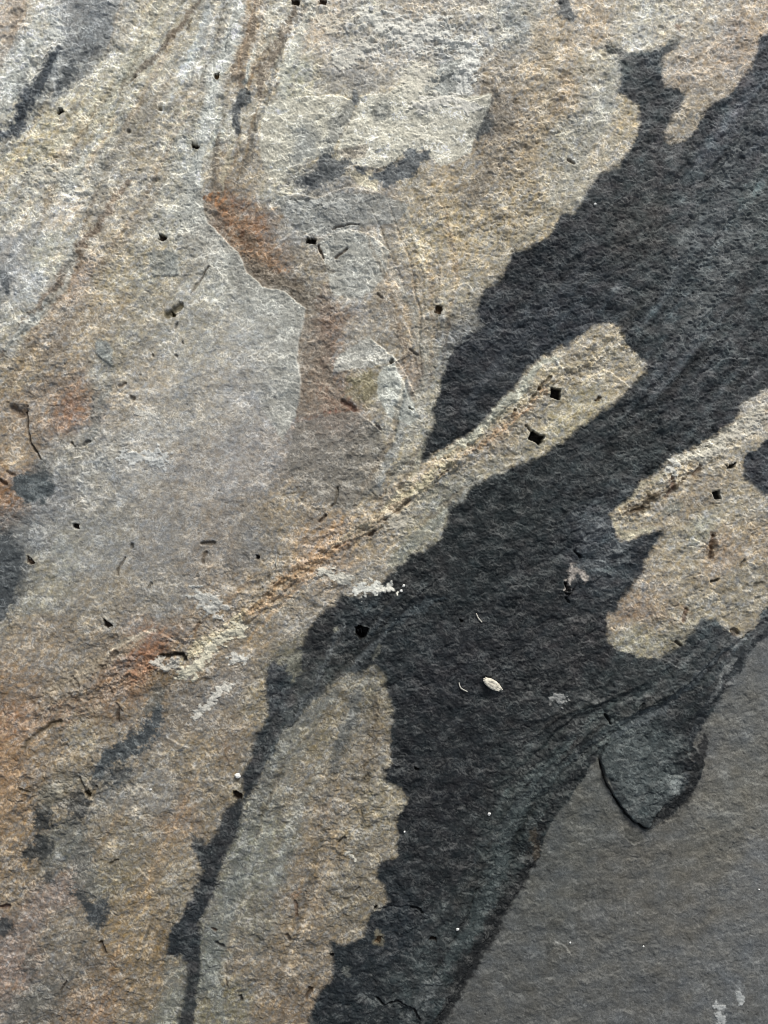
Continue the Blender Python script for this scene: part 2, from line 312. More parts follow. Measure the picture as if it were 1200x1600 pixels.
# ---- stains on the pale layer: (P outline | L streak, points, softness or width, tone, strength, raggedness)
STAIN = [
 ('P',[(0,196),(20,188),(30,152),(58,112),(88,78),(104,30),(112,-20),(180,-20),(172,50),(162,90),(140,124),(116,132),(98,150),(72,160),(48,192),(22,226),(0,245)],9,(122,130,138),0.62,0.5),
 ('L',[(-5,222),(18,205),(35,172),(58,135),(78,100),(92,82)],13,(78,86,96),0.95,0.6),
 ('L',[(90,145),(112,112),(118,98)],11,(95,104,112),0.7,0.6),
 ('L',[(25,150),(38,130),(40,120)],12,(110,118,122),0.6,0.6),
 ('L',[(130,90),(148,72)],14,(105,110,116),0.55,0.6),
 ('L',[(372,210),(366,180),(374,160),(388,148)],9,(86,94,102),0.95,0.4),
 ('L',[(386,158),(378,140)],10,(104,112,116),0.8,0.5),
 ('L',[(505,265),(512,235),(524,205),(542,178),(556,142)],9,(96,104,112),0.8,0.4),
 ('L',[(590,188),(600,160)],11,(118,124,128),0.7,0.5),
 ('L',[(480,200),(478,225),(470,240)],22,(140,146,148),0.6,0.6),
 ('P',[(776,150),(766,172),(772,200),(748,222),(730,218),(740,190),(756,166)],6,(82,86,88),0.85,0.7),
 ('P',[(866,-20),(880,-20),(892,6),(904,28),(890,34),(878,26),(874,6)],5,(104,108,112),0.85,0.5),
 ('L',[(0,428),(10,440),(14,460)],9,(98,106,116),0.85,0.5),
 ('P',[(-20,385),(20,380),(24,410),(0,480),(-20,480)],12,(140,146,152),0.5,0.5),
 ('P',[(24,752),(44,738),(70,735),(80,758),(70,782),(46,788),(28,776)],9,(92,102,108),0.9,0.5),
 ('P',[(50,715),(66,712),(72,740),(54,742)],8,(115,120,122),0.6,0.5),
 ('P',[(-30,832),(18,832),(34,868),(34,900),(18,938),(4,970),(-30,985)],14,(66,76,86),0.95,0.4),
 ('P',[(-30,790),(40,800),(60,850),(40,930),(-30,990)],16,(108,116,122),0.5,0.4),
 ('L',[(252,1108),(240,1135),(222,1152),(196,1168),(172,1182),(150,1210)],15,(88,96,102),0.9,0.7),
 ('L',[(150,1215),(172,1218),(200,1200)],10,(96,102,106),0.6,0.8),
 ('L',[(250,1080),(232,1110)],18,(118,120,116),0.6,0.6),
 ('P',[(110,1238),(150,1225),(142,1250),(136,1278),(112,1288),(104,1262)],9,(74,76,78),0.75,1.0),
 ('P',[(64,1260),(76,1262),(78,1290),(60,1300),(80,1320),(74,1345),(34,1348),(36,1330),(52,1310),(54,1285)],7,(70,74,76),0.8,0.9),
 ('L',[(112,1255),(80,1240),(70,1262)],16,(118,114,106),0.5,0.7),
 ('P',[(112,1384),(134,1398),(142,1412),(176,1402),(164,1430),(150,1454),(138,1440),(132,1410)],6,(76,82,88),0.88,0.7),
 ('L',[(132,1330),(134,1400)],18,(112,112,110),0.55,0.7),
 ('L',[(72,1372),(78,1380)],7,(86,88,88),0.6,0.6),
 ('P',[(-20,1432),(14,1440),(20,1456),(-20,1466)],7,(84,88,92),0.8,0.6),
 ('L',[(46,1500),(50,1520)],16,(100,102,98),0.5,0.7),
 ('L',[(20,1590),(60,1560)],14,(98,96,92),0.5,0.8),
 ('L',[(300,1310),(318,1335),(330,1350)],10,(70,78,84),0.7,0.7),
 # rust
 ('L',[(322,320),(345,325),(372,350),(396,385),(400,420)],14,(158,110,70),0.85,0.9),
 ('L',[(340,318),(360,335)],8,(178,120,70),0.9,1.0),
 ('L',[(380,350),(395,375),(390,400)],9,(156,110,74),0.8,1.0),
 ('L',[(355,230),(350,280),(335,315)],12,(150,124,90),0.6,0.7),
 ('L',[(385,395),(410,430),(450,445),(500,480)],22,(112,98,84),0.55,0.8),
 ('L',[(505,450),(510,500),(500,560),(505,620),(520,655)],15,(140,112,94),0.45,1.0),
 ('L',[(510,640),(535,632),(555,640)],9,(142,98,74),0.8,1.0),
 ('L',[(555,600),(590,590),(575,620),(540,610)],14,(140,126,88),0.55,0.7),
 ('L',[(570,745),(572,705)],8,(160,122,76),0.5,0.8),
 ('L',[(0,790),(6,750),(0,700)],14,(160,112,66),0.5,0.9),
 ('L',[(112,655),(118,620)],16,(166,112,78),0.6,0.9),
 ('L',[(200,1085),(225,1040),(244,1020)],14,(162,118,80),0.75,1.0),
 ('L',[(215,1060),(250,1055)],14,(150,116,74),0.65,1.0),
 ('L',[(380,965),(430,925),(480,885),(500,865),(545,855)],12,(186,134,84),0.55,1.0),
 ('L',[(-10,1150),(40,1100),(60,1080)],16,(160,128,98),0.4,1.0),
 ('L',[(40,1140),(100,1115),(130,1110),(200,1125)],14,(150,108,72),0.45,1.0),
 ('L',[(-10,1300),(10,1220),(5,1150)],18,(170,124,76),0.5,0.9),
 ('L',[(220,1590),(220,1500),(230,1400),(270,1300)],24,(156,124,80),0.35,0.9),
 ('L',[(350,1160),(355,1190)],12,(160,116,74),0.4,1.0),
 ('L',[(463,1410),(470,1395)],9,(166,112,62),0.6,0.8),
 ('L',[(500,1290),(515,1260)],12,(160,120,80),0.4,0.9),
 ('L',[(730,705),(770,690),(800,660),(850,600)],9,(176,140,102),0.45,1.0),
 ('L',[(590,800),(640,765),(700,730)],12,(170,130,92),0.5,1.0),
 ('L',[(1050,745),(1048,770)],6,(120,78,56),0.7,0.8),
 ('L',[(1112,835),(1108,870)],6,(112,84,58),0.7,0.8),
 ('L',[(975,800),(1000,790),(1030,770)],5,(112,92,66),0.7,0.8),
 ('L',[(1060,940),(1075,965)],9,(150,112,84),0.5,0.9),
 ('L',[(955,960),(1000,955),(1060,970)],12,(180,140,108),0.35,0.9),
 ('L',[(885,65),(905,120),(870,160)],20,(184,148,102),0.4,1.0),
 ('L',[(690,300),(705,350),(720,420)],18,(190,160,104),0.4,1.0),
 ('L',[(1058,38),(1063,48)],5,(126,92,74),0.7,0.5),
 # strata sweeping down from the top
 ('L',[(372,-10),(366,50),(346,110),(326,170),(310,260),(300,330)],13,(206,208,202),0.9,0.5),
 ('L',[(402,-10),(386,60),(372,105),(376,135)],9,(150,130,108),0.95,0.7),
 ('L',[(432,5),(416,50),(400,90),(384,125)],8,(205,203,190),0.8,0.5),
 ('L',[(458,5),(442,60),(420,100),(404,150)],9,(142,126,108),0.95,0.7),
 ('L',[(486,0),(468,60),(446,110),(432,180)],11,(200,200,186),0.6,0.6),
 ('L',[(312,-5),(282,40),(242,90),(206,125),(188,150)],6,(132,118,102),0.9,0.8),
 ('L',[(262,-5),(232,60),(205,105),(172,150),(122,205),(62,240)],16,(196,190,166),0.5,0.5),
 ('L',[(262,150),(205,190),(156,270),(160,350),(132,400)],18,(152,145,134),0.5,0.8),
 ('L',[(205,280),(170,330),(122,395),(98,435),(58,485),(-5,565)],7,(134,114,96),0.8,0.8),
 ('L',[(118,380),(106,440),(84,470),(50,502),(10,545)],8,(194,196,190),0.7,0.5),
 ('L',[(60,30),(40,90),(15,150),(-5,180)],12,(198,200,194),0.5,0.6),
 ('L',[(25,-5),(20,50),(-5,110)],9,(170,154,138),0.6,0.8),
 ('L',[(366,225),(350,260),(343,300)],6,(190,178,150),0.7,0.5),
 ('L',[(404,180),(390,230),(380,280)],7,(136,124,108),0.7,0.7),
 ('L',[(348,215),(332,265),(328,300)],6,(140,128,112),0.6,0.7),
 ('L',[(600,400),(642,480),(668,560),(652,650),(602,785)],6,(172,168,156),0.55,0.6),
 ('L',[(586,440),(622,510),(655,570),(645,625)],8,(134,122,110),0.55,0.8),
 ('L',[(694,590),(674,680),(640,755),(590,802)],6,(176,172,152),0.6,0.6),
 ('L',[(660,690),(630,750),(585,800)],4,(128,118,104),0.6,0.8),
 ('L',[(250,640),(180,700),(120,760)],16,(168,166,160),0.35,0.6),
 ('L',[(20,600),(60,560),(110,520),(170,480)],8,(138,122,106),0.5,0.9),
 ('L',[(820,20),(860,90),(850,200),(800,290)],14,(176,158,128),0.4,0.9),
 ('L',[(760,130),(790,200),(770,260),(740,310)],18,(126,114,98),0.55,0.9),
 ('L',[(960,110),(945,170),(900,260),(850,330)],12,(176,172,158),0.5,0.7),
 ('L',[(980,200),(930,270),(870,340),(800,380)],8,(174,164,142),0.5,0.6),
 # the crusty cream vein
 ('L',[(960,548),(880,572),(800,632),(700,722),(610,798),(500,868),(380,965),(280,1035)],9,(196,176,132),0.75,0.9),
 ('L',[(870,560),(840,580),(780,640),(730,690),(690,715)],9,(176,178,162),0.7,0.6),
 ('L',[(700,728),(640,770),(600,795)],6,(206,190,150),0.7,1.0),
 ('L',[(240,985),(200,1000),(165,1020)],5,(190,178,156),0.6,0.7),
 ('L',[(560,820),(600,800),(640,790),(680,770)],7,(190,176,146),0.6,0.9),
 ('L',[(240,1010),(236,1035),(205,1060)],16,(180,122,84),1.0,0.9),
 ('L',[(200,1065),(120,1105),(40,1130),(-10,1160)],18,(176,134,98),0.5,1.0),
 ('L',[(-5,1110),(20,1180),(5,1290)],16,(180,140,94),0.5,1.0),
 ('L',[(540,850),(490,870),(440,920),(400,955)],15,(190,142,98),0.7,1.1),
 ('L',[(640,780),(590,812),(545,850)],12,(184,140,102),0.55,1.1),
 ('L',[(850,612),(790,665),(730,712)],9,(196,146,96),0.7,0.9),
 ('L',[(300,1020),(330,1000),(380,965)],11,(208,192,156),0.8,0.8),
 ('L',[(75,1080),(150,1040),(220,1000)],12,(172,152,124),0.5,0.9),
 # bright rim and dark midline of the finger at the right
 ('L',[(958,812),(964,830),(984,836),(1006,832),(1026,822)],5,(196,184,152),0.8,0.4),
 ('L',[(962,800),(985,778),(1010,758),(1040,738)],5,(190,178,148),0.7,0.5),
 ('L',[(1060,722),(1100,702),(1150,670),(1195,635)],8,(206,198,180),0.7,0.8),
 ('L',[(976,806),(1002,796),(1034,772),(1060,752),(1096,732)],4,(112,94,70),0.75,0.6),
 ('L',[(1040,800),(1062,790)],12,(146,146,134),0.6,0.6),
 # cool streaks of the pale layer
 ('L',[(170,600),(150,640),(140,690)],10,(130,132,128),0.6,0.6),
 ('L',[(260,395),(275,425)],13,(140,148,146),0.5,0.5),
 ('L',[(158,535),(172,565)],10,(138,146,144),0.6,0.4),
 ('L',[(330,0),(315,80),(300,130)],12,(186,188,186),0.35,0.5),
 ('L',[(668,720),(680,660),(700,600),(720,560)],8,(150,150,140),0.5,0.5),
 ('L',[(590,770),(600,730),(620,690),(640,650),(636,600)],9,(150,156,158),0.5,0.6),
 ('L',[(690,800),(720,770),(745,750)],18,(120,126,122),0.4,0.5),
 ('L',[(615,880),(660,840),(690,800)],16,(140,144,132),0.5,0.5),
 ('L',[(350,1600),(340,1540),(350,1450),(400,1340),(450,1200),(520,1080)],9,(128,134,130),0.4,0.9),
 ('L',[(440,1330),(470,1260),(500,1190)],8,(150,152,146),0.4,0.8),
 ('L',[(560,1090),(540,1150),(520,1200)],13,(108,112,112),0.5,0.7),
 ('L',[(420,1400),(440,1330)],12,(140,146,142),0.4,0.8),
 ('L',[(260,1600),(275,1545),(262,1500)],12,(124,130,124),0.4,0.6),
]
def stain_mask(kind, pts, wd, rag, sx=None, sy=None, use=None):
    xs, ys = [p[0] for p in pts], [p[1] for p in pts]
    if kind == 'L' and wd < 20 and pts[0][1] > 1085 and pts[0][0] < 330: wd = wd * 1.3
    sl = window(min(xs), min(ys), max(xs), max(ys), wd * 3 + 30)
    px, py = (PX[sl], PY[sl]) if use is None else (use[0][sl], use[1][sl])
    n = NZ1[sl]
    if kind == 'P':
        d, _, _ = seg_dist(px, py, pts, True)
        d = np.where(inside(px, py, pts), -d, d)
        m = ss(wd * 0.8, -wd * 0.5, d + rag * wd * (1.2 * n + 0.7 * NZ2[sl]))
    else:
        d, _, t = seg_dist(px, py, pts)
        taper = 0.55 + 0.45 * np.sin(np.pi * np.clip(t, 0.0, 1)) 
        m = ss(1.2, 0.45, d / (wd * taper) + rag * (0.75 * n + 0.5 * NZ2[sl]))
    return sl, m
NZ3 = fbm(G1 / 12, G2 / 5, 109, 3, 0.7).astype(np.float32)
NZ2 = fbm(X / 4.2, Y / 3.6, 107, 2).astype(np.float32)
NZ1 = fbm(X / 10, Y / 9, 101, 3).astype(np.float32)
for kind, pts, wd, rgb, a, rag in STAIN:
    sl, m = stain_mask(kind, pts, wd, rag)
    if max(rgb) - min(rgb) > 58:
        m = m * (0.25 + 0.75 * ss(-0.15, 0.45, NZ3[sl] + 0.35 * blot[sl]))
    elif max(rgb) < 126:
        a = min(0.97, a * 1.15); rgb = tuple(v * (0.82 if pts[0][1] > 700 else 0.93) for v in rgb)
    tex = np.exp(0.22 * NZ1[sl] + 0.15 * blot2[sl])
    tgt = lin(rgb).astype(np.float32)[None, None, :] * tex[..., None]
    mm = (m * a)[..., None]
    col[sl] = col[sl] * (1 - mm) + tgt * mm

# crisp sheets of differing tone, bounded by fractures
SHEETS = [
 ([(318,318),(322,345),(345,368),(375,398),(385,425),(412,450),(445,455),(462,472),(478,482),(470,520),(464,560),(470,600),(462,650),(515,650),(545,635),(520,590),(515,530),(495,500),(485,462),(455,440),(425,425),(408,395),(398,365),(378,335),(350,300),(340,285)],(138,126,110),0.55),
 ([(500,378),(520,365),(545,360),(575,368),(608,390),(602,430),(585,450),(560,465),(520,460),(512,430),(505,400)],(178,177,169),0.8),
 ([(575,525),(600,545),(622,562),(600,568),(560,575),(520,580),(525,560),(545,545)],(184,181,172),0.85),
 ([(615,567),(632,598),(650,640),(655,652),(640,664),(606,650),(590,620),(590,590),(600,572)],(184,186,178),0.85),
 ([(553,640),(570,650),(592,668),(602,700),(590,760),(545,800),(482,772),(446,730),(462,660),(510,650)],(132,126,118),0.7),
 ([(428,160),(458,154),(520,150),(548,157),(556,170),(532,212),(516,243),(480,250),(455,262),(440,290),(415,270),(405,230),(410,190)],(206,200,182),0.85),
 ([(558,170),(562,150),(606,148),(645,118),(660,160),(700,155),(768,150),(765,168),(742,215),(735,240),(690,262),(664,236),(636,236),(612,258),(590,264),(560,258),(525,242),(535,215)],(214,208,190),0.85),
 ([(650,158),(655,145),(690,100),(722,92),(724,150),(700,155),(672,162)],(158,161,157),0.75),
 ([(545,268),(556,286),(590,302),(590,278),(578,268)],(200,187,156),0.8),
 ([(522,238),(545,230),(575,226),(572,246),(545,250)],(158,143,126),0.7),
 ([(430,306),(500,312),(525,302),(600,306),(640,322),(620,350),(575,352),(500,370),(470,360),(442,335)],(150,152,149),0.7),
 ([(488,140),(500,120),(560,110),(620,125),(600,142),(545,150),(500,148)],(138,136,132),0.5),
 ([(230,395),(262,392),(278,400),(284,430),(240,434)],(146,153,150),0.6),
 ([(150,535),(165,532),(176,548),(176,570),(150,550)],(140,148,146),0.7),
]
CRISPS = []
for pts, rgb, a in SHEETS:
    xs, ys = [p[0] for p in pts], [p[1] for p in pts]
    sl = window(min(xs), min(ys), max(xs), max(ys), 30)
    d, _, _ = seg_dist(FX[sl], FY[sl], pts, True)
    m = ss(1.6, -1.6, np.where(inside(FX[sl], FY[sl], pts), -d, d)) * a
    keep = 1 + 0.0 * NZ1[sl]
    l0 = (col[sl] @ np.array([0.3, 0.59, 0.11])) 
    tgt = lin(rgb).astype(np.float32)[None, None] * np.exp(0.10 * NZ1[sl] + 0.16 * blot2[sl] + 0.08 * blot[sl])[..., None]
    col[sl] = col[sl] * (1 - m[..., None]) + tgt * m[..., None]
def stain_pass(lst):
    for kind, pts, wd, rgb, a, rag in lst:
        sl, m = stain_mask(kind, pts, wd, rag)
        if max(rgb) - min(rgb) > 58:
            m = m * (0.15 + 0.85 * ss(-0.1, 0.35, NZ3[sl]))
        tgt = lin(rgb).astype(np.float32)[None, None, :] * np.exp(0.22 * NZ1[sl] + 0.15 * blot2[sl])[..., None]
        mm = (m * a)[..., None]
        col[sl] = col[sl] * (1 - mm) + tgt * mm
stain_pass([(t[0], t[1], t[2] * 1.5, t[3], t[4] * 0.62, t[5] * 0.7) for t in STAIN if 400 < t[1][0][0] < 800 and t[1][0][1] < 300 and max(t[3]) < 150 and t[3][2] > t[3][0]])
stain_pass([
 ('L',[(452,284),(480,280),(512,262)],17,(128,130,130),0.6,0.7),
 ('P',[(514,236),(528,249),(547,250),(541,262),(532,276),(512,280),(492,292),(468,286),(482,274),(502,268),(512,256)],4.5,(92,99,106),0.92,0.9),
 ('P',[(548,254),(560,263),(576,268),(592,270),(606,262),(622,258),(634,246),(637,233),(651,240),(668,236),(664,250),(650,262),(642,280),(620,284),(601,297),(592,284),(578,272),(556,272)],3.0,(102,110,118),0.95,0.9),
 ('L',[(640,270),(655,258)],6,(92,100,108),0.6,0.8),
 ('L',[(470,212),(480,232),(462,255)],20,(158,163,163),0.5,0.7),
 ('L',[(330,312),(348,325),(372,352),(392,385),(405,410)],13,(112,88,66),0.4,1.0),
 ('L',[(328,310),(345,322),(362,340)],13,(190,126,76),1.0,0.9),
 ('L',[(350,345),(375,355),(400,352)],13,(180,122,80),1.0,0.9),
 ('L',[(370,370),(392,395),(425,412),(440,418)],13,(172,122,82),0.9,0.9),
 ('L',[(350,335),(380,350),(405,355)],9,(160,112,72),0.85,0.9),
 ('L',[(362,360),(380,385),(400,400),(425,410)],12,(154,112,74),0.8,0.9),
 ('L',[(375,345),(385,380),(392,395)],5,(120,80,54),0.85,0.8),
 ('L',[(385,405),(430,435),(470,455)],12,(118,102,84),0.6,0.8),
 ('L',[(492,505),(515,540),(505,580)],10,(142,116,98),0.45,1.0),
 ('L',[(500,600),(520,640),(550,635)],10,(146,110,86),0.7,0.9),
 ('L',[(510,645),(530,642)],6,(164,104,84),0.8,0.8),
 ('L',[(545,590),(580,595),(570,620)],12,(142,130,92),0.65,0.7),
 ('L',[(460,390),(500,415),(520,425)],10,(132,122,108),0.6,0.8),
])
stain_pass([
 ('L',[(560,1055),(520,1090),(462,1130),(425,1200),(398,1270),(378,1330),(350,1400)],12,(106,110,108),0.5,0.8),
 ('L',[(575,1060),(548,1110),(530,1170)],10,(100,104,104),0.6,0.8),
 ('L',[(345,1600),(330,1530),(335,1450),(375,1360)],14,(118,124,119),0.55,0.8),
 ('L',[(0,1575),(40,1570),(90,1550)],16,(106,104,98),0.5,0.9),
 ('L',[(110,1290),(130,1340),(150,1400)],22,(116,116,110),0.5,0.9),
 ('L',[(70,1250),(100,1225),(125,1215)],14,(120,114,98),0.5,0.9),
])
# laminae: thin streaks swept between pairs of guide lines
LAM_H = []
def laminae(ga, gb, n, lo, hi, w0, w1, seed, dark=False, chroma=0.12):
    rr = random.Random(seed)
    def at(g, t):
        x = t * (len(g) - 1); i = min(int(x), len(g) - 2); f = x - i
        return (g[i][0] * (1 - f) + g[i + 1][0] * f, g[i][1] * (1 - f) + g[i + 1][1] * f)
    for k in range(n):
        u = (k + rr.random()) / n; t0 = rr.uniform(-0.1, 0.7); t1 = t0 + rr.uniform(0.2, 0.6)
        pts = []
        for q_ in range(8):
            t = min(1, max(0, t0 + (t1 - t0) * q_ / 7)); a_, b_ = at(ga, t), at(gb, t)
            uu = u + 0.03 * math.sin(3 * t + k)
            pts.append((a_[0] * (1 - uu) + b_[0] * uu, a_[1] * (1 - uu) + b_[1] * uu))
        if math.hypot(pts[0][0] - pts[-1][0], pts[0][1] - pts[-1][1]) < 30: continue
        wd = rr.uniform(w0, w1); f = math.exp(rr.uniform(lo, hi) * 1.15); ch = rr.uniform(-chroma * 0.3, chroma * 0.55)
        xs, ys = [p[0] for p in pts], [p[1] for p in pts]
        sl = window(min(xs), min(ys), max(xs), max(ys), wd * 3 + 20)
        if sl[0].stop - sl[0].start < 4 or sl[1].stop - sl[1].start < 4: continue
        qx, qy = QX[sl] + 0.55 * WX[sl], QY[sl] + 0.55 * WY[sl]
        d, s_, t = seg_dist(qx, qy, pts)
        tp = np.sin(np.pi * np.clip(t, 0.02, 0.98)) ** 0.5
        m = ss(1.2, 0.3, d / (wd * (0.35 + 0.65 * tp)) + 0.45 * NZ1[sl] + 0.3 * NZ2[sl]) * np.clip(tp * 1.4, 0, 1)
        m = m * (ss(0.3, 0.7, mD[sl]) if dark else 1)
        mult = np.array([f * (1 + ch), f, f * (1 - ch)], dtype=np.float32)
        tgt_ = cD if dark else col
        tgt_[sl] = tgt_[sl] * (1 + (mult - 1) * m[..., None])
        LAM_H.append((sl, (rr.uniform(-1.4, 1.4) * (1.9 if dark else 1) * m).astype(np.float32)))
gA = [(20,-20),(-30,150),(-90,300),(-150,450)]
gB = [(180,-20),(140,130),(40,270),(-50,430)]
gC = [(300,-20),(230,110),(150,260),(100,420),(-20,620)]
gD = [(372,-20),(335,150),(262,310),(160,440),(30,680)]
gE = [(372,-20),(350,90),(330,200),(316,310)]
gF = [(490,-20),(450,90),(415,200),(380,300)]
laminae(gA, gB, 16, -0.28, 0.16, 3, 8, 1)
laminae(gB, gC[:4], 22, -0.30, 0.15, 3, 9, 2)
laminae(gC, gD, 20, -0.30, 0.15, 3, 8, 3)
laminae(gE, gF, 16, -0.38, 0.20, 2.5, 6, 4, chroma=0.16)
laminae([(500,310),(560,410),(612,510),(628,600),(610,680),(550,790)], [(700,300),(725,420),(705,520),(688,600),(664,720),(606,800)], 18, -0.25, 0.14, 2.5, 6, 5)
laminae([(318,1620),(330,1500),(365,1370),(430,1200),(540,1070)], [(470,1620),(520,1470),(590,1330),(590,1180),(596,1070)], 24, -0.28, 0.2, 3, 8, 6)
laminae([(-60,1520),(20,1400),(110,1260),(230,1110)], [(240,1620),(280,1450),(340,1280),(395,1120)], 22, -0.28, 0.2, 3, 8, 7, chroma=0.2)
laminae([(250,1000),(400,880),(560,770),(700,660)], [(400,1060),(520,920),(660,830),(790,720)], 16, -0.25, 0.2, 3, 7, 8, chroma=0.2)
laminae([(1200,20),(1100,180),(1000,340),(870,520)], [(1260,440),(1150,600),(1020,720),(900,860)], 34, -0.3, 0.42, 4, 13, 9, True, 0.05)
laminae([(1210,940),(1110,1070),(960,1150),(880,1215),(835,1310),(770,1440),(690,1590)], [(1080,1000),(980,1080),(860,1120),(780,1200),(720,1340),(640,1500),(560,1610)], 30, -0.4, 0.45, 3, 8, 10, True, 0.06)
laminae([(560,930),(500,990),(440,1080),(385,1230)], [(690,880),(620,980),(540,1060),(420,1220)], 16, -0.35, 0.5, 3, 8, 11, True, 0.06)
PLATE = [(300,250),(318,318),(322,345),(345,368),(375,398),(385,425),(412,450),(445,455),(462,472),(478,482),(470,520),(464,560),(470,600),(462,650),(440,690),(400,620),(340,520),(290,440),(275,330)]
sl = window(260, 240, 490, 700, 10)
d, _, _ = seg_dist(FX[sl], FY[sl], PLATE, True)
m = ss(1.6, -1.6, np.where(inside(FX[sl], FY[sl], PLATE), -d, d))
d2, _, _ = seg_dist(FX[sl], FY[sl], PLATE[1:14])
m = m * ss(95, 10, d2) * 0.85
tgt = lin((178, 177, 169)).astype(np.float32)[None, None] * np.exp(0.10 * NZ1[sl] + 0.16 * blot2[sl])[..., None]
col[sl] = col[sl] * (1 - m[..., None]) + tgt * m[..., None]
col = col * (1 - mD[..., None]) + cD * mD[..., None]
col = col * (1 - mG[..., None]) + cG * mG[..., None]

# ---- marks on the dark and grey layers
MARK = [
 ('P',[(946,1130),(1000,1120),(1075,1165),(1050,1190),(1062,1210),(1048,1240),(1030,1270),(1000,1268),(970,1240),(950,1200),(938,1178)],12,(76,84,86),0.5,0.5),
 ('L',[(1042,1216),(1058,1222),(1048,1238)],8,(112,122,124),0.7,0.8),
 ('L',[(1000,1242),(990,1262)],9,(92,100,102),0.5,0.8),
 ('L',[(640,1590),(660,1550),(680,1540),(672,1570)],10,(92,100,104),0.5,1.0),
 ('L',[(560,1560),(600,1560),(640,1572)],7,(88,96,98),0.45,0.9),
 ('L',[(886,915),(900,892),(916,905)],11,(156,145,138),0.85,0.8),
 ('L',[(905,890),(940,870),(985,850)],12,(88,96,104),0.6,0.6),
 ('L',[(905,850),(930,825),(950,815)],14,(80,88,98),0.5,0.6),
 ('L',[(965,880),(985,870)],7,(116,124,130),0.55,0.7),
 ('L',[(1195,985),(1160,1020),(1135,1055),(1095,1110),(1080,1160)],9,(46,51,56),0.7,0.7),
 ('L',[(1140,1010),(1080,1060),(1040,1100),(960,1150)],9,(74,82,88),0.5,0.6),
 ('L',[(1150,1030),(1130,1055),(1110,1090)],5,(124,128,130),0.45,0.9),
 ('L',[(1088,1180),(1084,1222),(1060,1256),(1026,1284)],14,(34,36,38),0.9,0.35),  # shade of the recessed ledge beside the large flake, painted dark
 ('L',[(1100,1150),(1092,1185)],10,(48,48,50),0.8,0.5),
 ('L',[(930,1170),(880,1210),(850,1260),(835,1310)],8,(46,52,54),0.6,0.8),
 ('L',[(846,1290),(838,1330),(806,1388),(780,1430),(757,1470),(730,1512),(706,1560),(684,1600)],15,(31,33,35),0.9,0.35),
 ('L',[(905,1205),(870,1240),(846,1290)],8,(40,44,46),0.85,0.5),
 ('L',[(790,1340),(770,1400),(735,1460),(690,1530)],10,(64,74,76),0.6,0.8),
 ('L',[(900,1150),(840,1210),(800,1290),(760,1370)],9,(62,72,74),0.55,0.8),
 ('L',[(1000,1060),(900,1130),(820,1200),(760,1260)],8,(38,42,45),0.5,0.8),
 ('L',[(900,1170),(820,1260),(790,1330),(760,1400),(700,1500)],9,(66,76,78),0.4,0.8),
 ('L',[(870,1190),(790,1280),(740,1350)],6,(62,70,74),0.4,0.8),
 ('L',[(500,1560),(545,1545),(600,1562)],10,(38,44,50),0.5,0.8),
 ('L',[(1210,120),(1150,250),(1090,380),(1040,460)],30,(78,84,89),0.4,0.9),
 ('L',[(1210,300),(1160,380),(1110,460),(1060,540)],22,(88,95,99),0.45,0.9),
 ('L',[(1180,180),(1110,300),(1060,380)],10,(94,101,105),0.35,1.0),
 ('L',[(900,440),(850,480),(780,560),(730,640)],14,(64,70,78),0.4,0.9),
 ('L',[(1200,240),(1170,310),(1120,390),(1080,450)],12,(92,100,102),0.4,0.8),
 ('L',[(1200,330),(1160,390),(1120,430)],6,(98,106,110),0.4,0.8),
 ('L',[(520,960),(540,970),(520,1010),(490,1070),(430,1180)],6,(84,92,98),0.5,0.9),
 ('L',[(600,990),(570,1020),(540,1060)],7,(92,100,106),0.4,0.9),
 ('L',[(460,1060),(462,1030),(455,1045)],13,(112,110,96),0.7,0.7),
 ('L',[(525,983),(530,985)],6,(116,114,100),0.7,0.5),
 ('L',[(590,1010),(586,1030)],6,(108,108,98),0.6,0.6),
 ('L',[(690,935),(640,960),(600,990)],7,(72,82,88),0.5,0.9),
 ('L',[(800,1075),(870,1040),(900,1010)],10,(60,62,64),0.4,0.9),
 ('L',[(592,1455),(594,1475)],10,(104,98,82),0.75,0.5),
 ('L',[(540,1510),(545,1520)],8,(96,98,94),0.6,0.6),
 ('L',[(832,1300),(840,1340)],9,(66,58,48),0.6,0.9),
 ('L',[(1060,1240),(1048,1228)],5,(136,146,148),0.4,0.9),
 ('L',[(1128,1575),(1124,1600)],7,(146,148,150),0.6,1.2),
 ('L',[(1156,1560),(1150,1530)],6,(136,140,144),0.5,1.2),
 ('L',[(1120,1505),(1105,1515)],5,(136,138,140),0.5,1.2),
 ('L',[(1170,1310),(1190,1330)],12,(128,130,132),0.35,1.2),
 ('P',[(975,1290),(1000,1298),(1005,1312),(985,1320),(972,1308)],4,(76,76,72),0.5,0.5),
 ('L',[(862,1475),(858,1485)],6,(62,64,64),0.6,0.7),
 ('L',[(864,1096),(876,1090)],6,(126,126,126),0.55,1.2),
 ('L',[(915,1090),(945,1095)],5,(110,112,112),0.5,1.2),
 ('L',[(745,1325),(760,1345),(800,1362)],3,(88,98,98),0.5,0.8),
]
for kind, pts, wd, rgb, a, rag in MARK:
    sl, m = stain_mask(kind, pts, wd, rag)
    m = m * np.clip(mD[sl] + mG[sl], 0, 1); a = min(0.95, a * 1.35)
    tex = np.exp(0.25 * NZ1[sl] + 0.15 * blot2[sl])
    tgt = lin(rgb).astype(np.float32)[None, None, :] * tex[..., None]
    mm = (m * a)[..., None]
    col[sl] = col[sl] * (1 - mm) + tgt * mm

# ------------------------------------------------------------------ relief (in photo units, 1 = 0.3 mm)
H = 5.0 * fbm(X / 420, Y / 420, 200, 2) + 2.2 * fbm(G1 / 200, G2 / 60, 203, 3)
